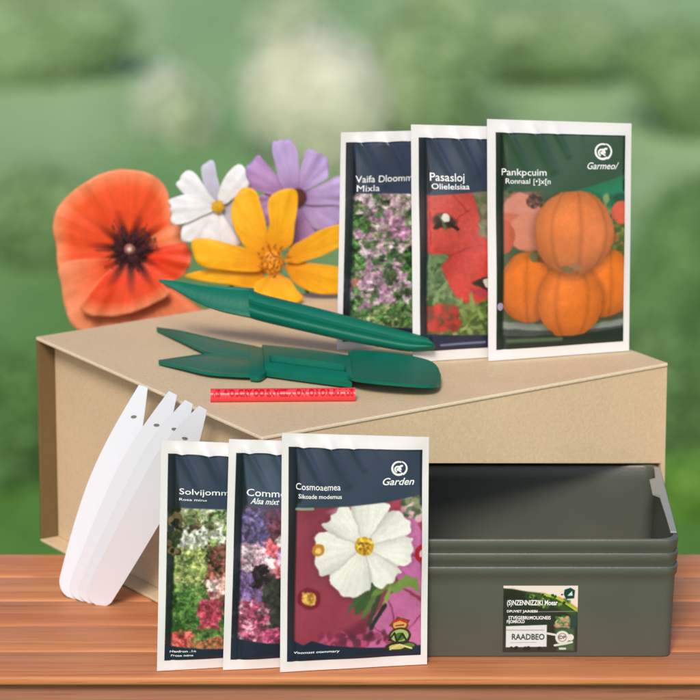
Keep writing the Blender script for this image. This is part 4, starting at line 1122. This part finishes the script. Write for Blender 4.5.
# lawn sheet
m, t, p = newmat("lawn_grass")
tc = t.nodes.new("ShaderNodeTexCoord")
n1 = t.nodes.new("ShaderNodeTexNoise"); n1.inputs["Scale"].default_value = .33; n1.inputs["Detail"].default_value = 2
n2 = t.nodes.new("ShaderNodeTexNoise"); n2.inputs["Scale"].default_value = 9; n2.inputs["Detail"].default_value = 6
mpg = t.nodes.new('ShaderNodeMapping'); mpg.inputs['Scale'].default_value = (1, .2, 1); t.links.new(tc.outputs['Object'], mpg.inputs[0]); t.links.new(mpg.outputs[0], n1.inputs['Vector']); t.links.new(tc.outputs['Object'], n2.inputs['Vector'])
cr = t.nodes.new("ShaderNodeValToRGB"); cr.color_ramp.elements[0].position = .35; cr.color_ramp.elements[1].position = .68
cr.color_ramp.elements[0].color = (.20, .36, .15, 1); cr.color_ramp.elements[1].color = (.45, .61, .33, 1)
t.links.new(n1.outputs[0], cr.inputs[0])
sx = t.nodes.new("ShaderNodeSeparateXYZ"); t.links.new(tc.outputs["Object"], sx.inputs[0])
yr = t.nodes.new("ShaderNodeMapRange"); yr.inputs[1].default_value = 24; yr.inputs[2].default_value = 42; yr.interpolation_type = 'SMOOTHSTEP'
t.links.new(sx.outputs[1], yr.inputs[0])
lush = t.nodes.new("ShaderNodeMix"); lush.data_type = 'RGBA'; lush.inputs[6].default_value = (.10, .23, .04, 1)
t.links.new(yr.outputs[0], lush.inputs[0]); t.links.new(cr.outputs[0], lush.inputs[7])
mr = t.nodes.new("ShaderNodeMapRange"); mr.inputs[1].default_value = .3; mr.inputs[2].default_value = .7; mr.inputs[3].default_value = .7; mr.inputs[4].default_value = 1.25
t.links.new(n2.outputs[0], mr.inputs[0])
v = t.nodes.new("ShaderNodeVectorMath"); v.operation = 'SCALE'; t.links.new(lush.outputs[2], v.inputs[0]); t.links.new(mr.outputs[0], v.inputs["Scale"])
t.links.new(v.outputs[0], p.inputs["Base Color"]); p.inputs["Roughness"].default_value = .9; p.inputs["Specular IOR Level"].default_value = .1
MEADOW = -7.0
def ground_z(x, y):
    t = min(1, max(0, (y - 4.2) / 7.0)); t = t * t * (3 - 2 * t)
    return GROUND + (MEADOW - GROUND) * t + .25 * t * math.sin(x * .35 + 1) * math.cos(y * .28)
bm = bmesh.new(); bmesh.ops.create_grid(bm, x_segments=180, y_segments=180, size=90, matrix=Matrix.Translation((0, 75, GROUND)))
for vv in bm.verts: vv.co.z = ground_z(vv.co.x, vv.co.y)
gr = bm_obj("ground", bm, m, None, True); gr["kind"] = "structure"

def shrub(px, py, wpx, hpx, colA, colB, label, seed, frac_b=.5, leaf=.036):
    """px,py centre of the crown in the picture, wpx/hpx its size there; it stands where its foot meets the lawn"""
    y = on_z(px, py + hpx * .42, MEADOW).y
    c = on_y(px, py, y); ppm = F / (c - O).dot(-TOCAM)
    rx = wpx / 2 / ppm
    zb = ground_z(c.x, y) - .15
    root = empty("shrub", (c.x, c.y, zb), label, "shrub", "shrubs in the garden behind the table")
    rs = np.random.RandomState(seed)
    top = on_y(px, py - hpx / 2, y).z; lo = zb
    cz = (top + lo) / 2; rz = (top - lo) / 2
    ry = rx * .7
    lobes = [(c.x + rs.uniform(-.55, .55) * rx, c.y + rs.uniform(-.5, .5) * ry, cz + rs.uniform(-.5, .38) * rz, rs.uniform(.48, .66)) for _ in range(7)] + [(c.x, c.y, cz, .72)]
    N = int(min(22000, max(6000, 30000 * rx * rz / 1.2)))
    pick = rs.randint(len(lobes), size=N); LB = np.array(lobes)[pick]
    d = rs.normal(size=(N, 3)); d /= np.linalg.norm(d, axis=1)[:, None]
    rad = LB[:, 3:4] * (rs.uniform(.86, 1.06, size=(N, 1)))
    p = LB[:, :3] + d * rad * np.array([rx, ry, rz]); p[:, 2] = np.maximum(p[:, 2], zb + .1)
    a = rs.normal(size=(N, 3)) * .7 + d; a /= np.linalg.norm(a, axis=1)[:, None]
    u = np.cross(a, rs.normal(size=(N, 3))); u /= np.linalg.norm(u, axis=1)[:, None]; w2 = np.cross(a, u)
    s = leaf * rs.uniform(.6, 1.3, size=(N, 1))
    p += d * rs.normal(size=(N, 1)) * .08; V = np.stack([p - u * s, p + w2 * s * .5 + a * s * .1, p + u * s, p - w2 * s * .5 + a * s * .1], 1)
    lobe_mix = rs.uniform(0, 1, size=len(lobes))
    mixv = (rs.uniform(size=N) < frac_b * (.4 + 1.2 * lobe_mix[pick]))[:, None]
    col = np.where(mixv, np.array(colB), np.array(colA)) * rs.uniform(.85, 1.15, size=(N, 1))
    cols_ = np.repeat(col[:, None, :], 4, 1).reshape(-1, 3)
    verts = [V.reshape(-1, 3)]; faces = [np.arange(N * 4).reshape(-1, 4)]; cl = [cols_]; o0 = N * 4
    # inner mass of twigs and leaves, so that the crown is dense
    nu, nv = 14, 10
    for li, L in enumerate(lobes):
        th = np.linspace(0, 2 * PI, nu, endpoint=False); ph = np.linspace(.12, PI - .12, nv)
        P_, T_ = np.meshgrid(ph, th, indexing="ij")
        q = np.stack([L[0] + np.sin(P_) * np.cos(T_) * rx * L[3] * .86, L[1] + np.sin(P_) * np.sin(T_) * ry * L[3] * .86, L[2] + np.cos(P_) * rz * L[3] * .86], -1).reshape(-1, 3)
        q += rs.normal(size=q.shape) * .03; q[:, 2] = np.maximum(q[:, 2], zb)
        idx = np.arange(nu * nv).reshape(nv, nu)
        f = np.stack([idx[:-1], idx[1:], np.roll(idx, -1, 1)[1:], np.roll(idx, -1, 1)[:-1]], -1).reshape(-1, 4)
        verts.append(q); faces.append(f + o0); o0 += len(q)
        m_ = frac_b * lobe_mix[li]; cl.append(np.tile(np.array(colA) * (1 - m_) + np.array(colB) * m_, (len(q), 1)))
    verts = np.concatenate(verts) - np.array(root.location); faces = np.concatenate(faces); cl = np.concatenate(cl)
    me = bpy.data.meshes.new("crown")
    me.vertices.add(len(verts)); me.vertices.foreach_set("co", verts.ravel())
    me.loops.add(faces.size); me.loops.foreach_set("vertex_index", faces.ravel()); me.polygons.add(len(faces))
    me.polygons.foreach_set("loop_start", np.arange(len(faces)) * 4); me.polygons.foreach_set("loop_total", np.full(len(faces), 4)); me.update(); me.validate()
    at = me.color_attributes.new("Col", 'FLOAT_COLOR', 'POINT'); fl = np.ones((len(verts), 4), np.float32); fl[:, :3] = cl; at.data.foreach_set("color", fl.ravel())
    me.materials.append(M_leaf)
    o = bpy.data.objects.new("crown", me); C.objects.link(o); o.parent = root
    bm = bmesh.new()
    for k in range(4):
        L = lobes[k]; tube(bm, resample([Vector((c.x + .02 * k, c.y, zb)), Vector(((c.x + L[0]) / 2, (c.y + L[1]) / 2, (zb + L[2]) / 2)), Vector(L[:3])], 8), .05, .02, 7)
    bm_obj("stems", bm, M_bark, root, True)
    return root
SAGE, SAGE2 = (.44, .59, .31), (.55, .70, .40)
MID, MID2 = (.24, .44, .16), (.34, .55, .23)
DARK, DARK2 = (.12, .29, .07), (.20, .40, .11)
PALE, PALE2 = (.92, .92, .72), (.96, .96, .84)
LIME, LIME2 = (.26, .52, .08), (.36, .62, .13)
sh = [
 (50, 30, 210, 110, SAGE, SAGE2, "soft sage green shrub near the upper left corner", .4),
 (178, 104, 74, 74, SAGE2, PALE2, "small round pale green bush above the white flower", .75),
 (325, 88, 170, 150, PALE, PALE2, "broad pale cream blossoming bush behind the purple flower", .9),
 (290, 22, 84, 60, SAGE2, PALE2, "small pale blossoming bush at the very top", .8),
 (560, 40, 230, 110, SAGE, SAGE2, "green shrub at the top above the pumpkin packet", .4),
 (700, 70, 150, 130, MID2, SAGE, "mid green shrub in the upper right corner", .5),
 (428, 62, 120, 190, SAGE2, SAGE, "tall light green bush right of the broad cream blossoming bush", .5),
 (655, 395, 60, 170, MID2, MID, "narrow mid green bush just behind the right end of the box", .4),
 (30, 210, 110, 120, SAGE, MID2, "grey green shrub left of the poppy", .5),
 (690, 250, 150, 190, MID, MID2, "broad green shrub right of the pumpkin packet", .5),
 (8, 420, 120, 150, MID, DARK2, "darker green shrub beside the left end of the box", .5),
 (705, 390, 110, 140, DARK2, MID, "darker green shrub beside the right end of the box", .5),
 (698, 505, 80, 80, LIME, LIME2, "bright lime green shrub low at the right edge", .6),
]
for i, (px, py, w_, h_, ca, cb, lb, fb) in enumerate(sh):
    shrub(px, py, w_, h_, ca, cb, lb, 100 + i, frac_b=fb)
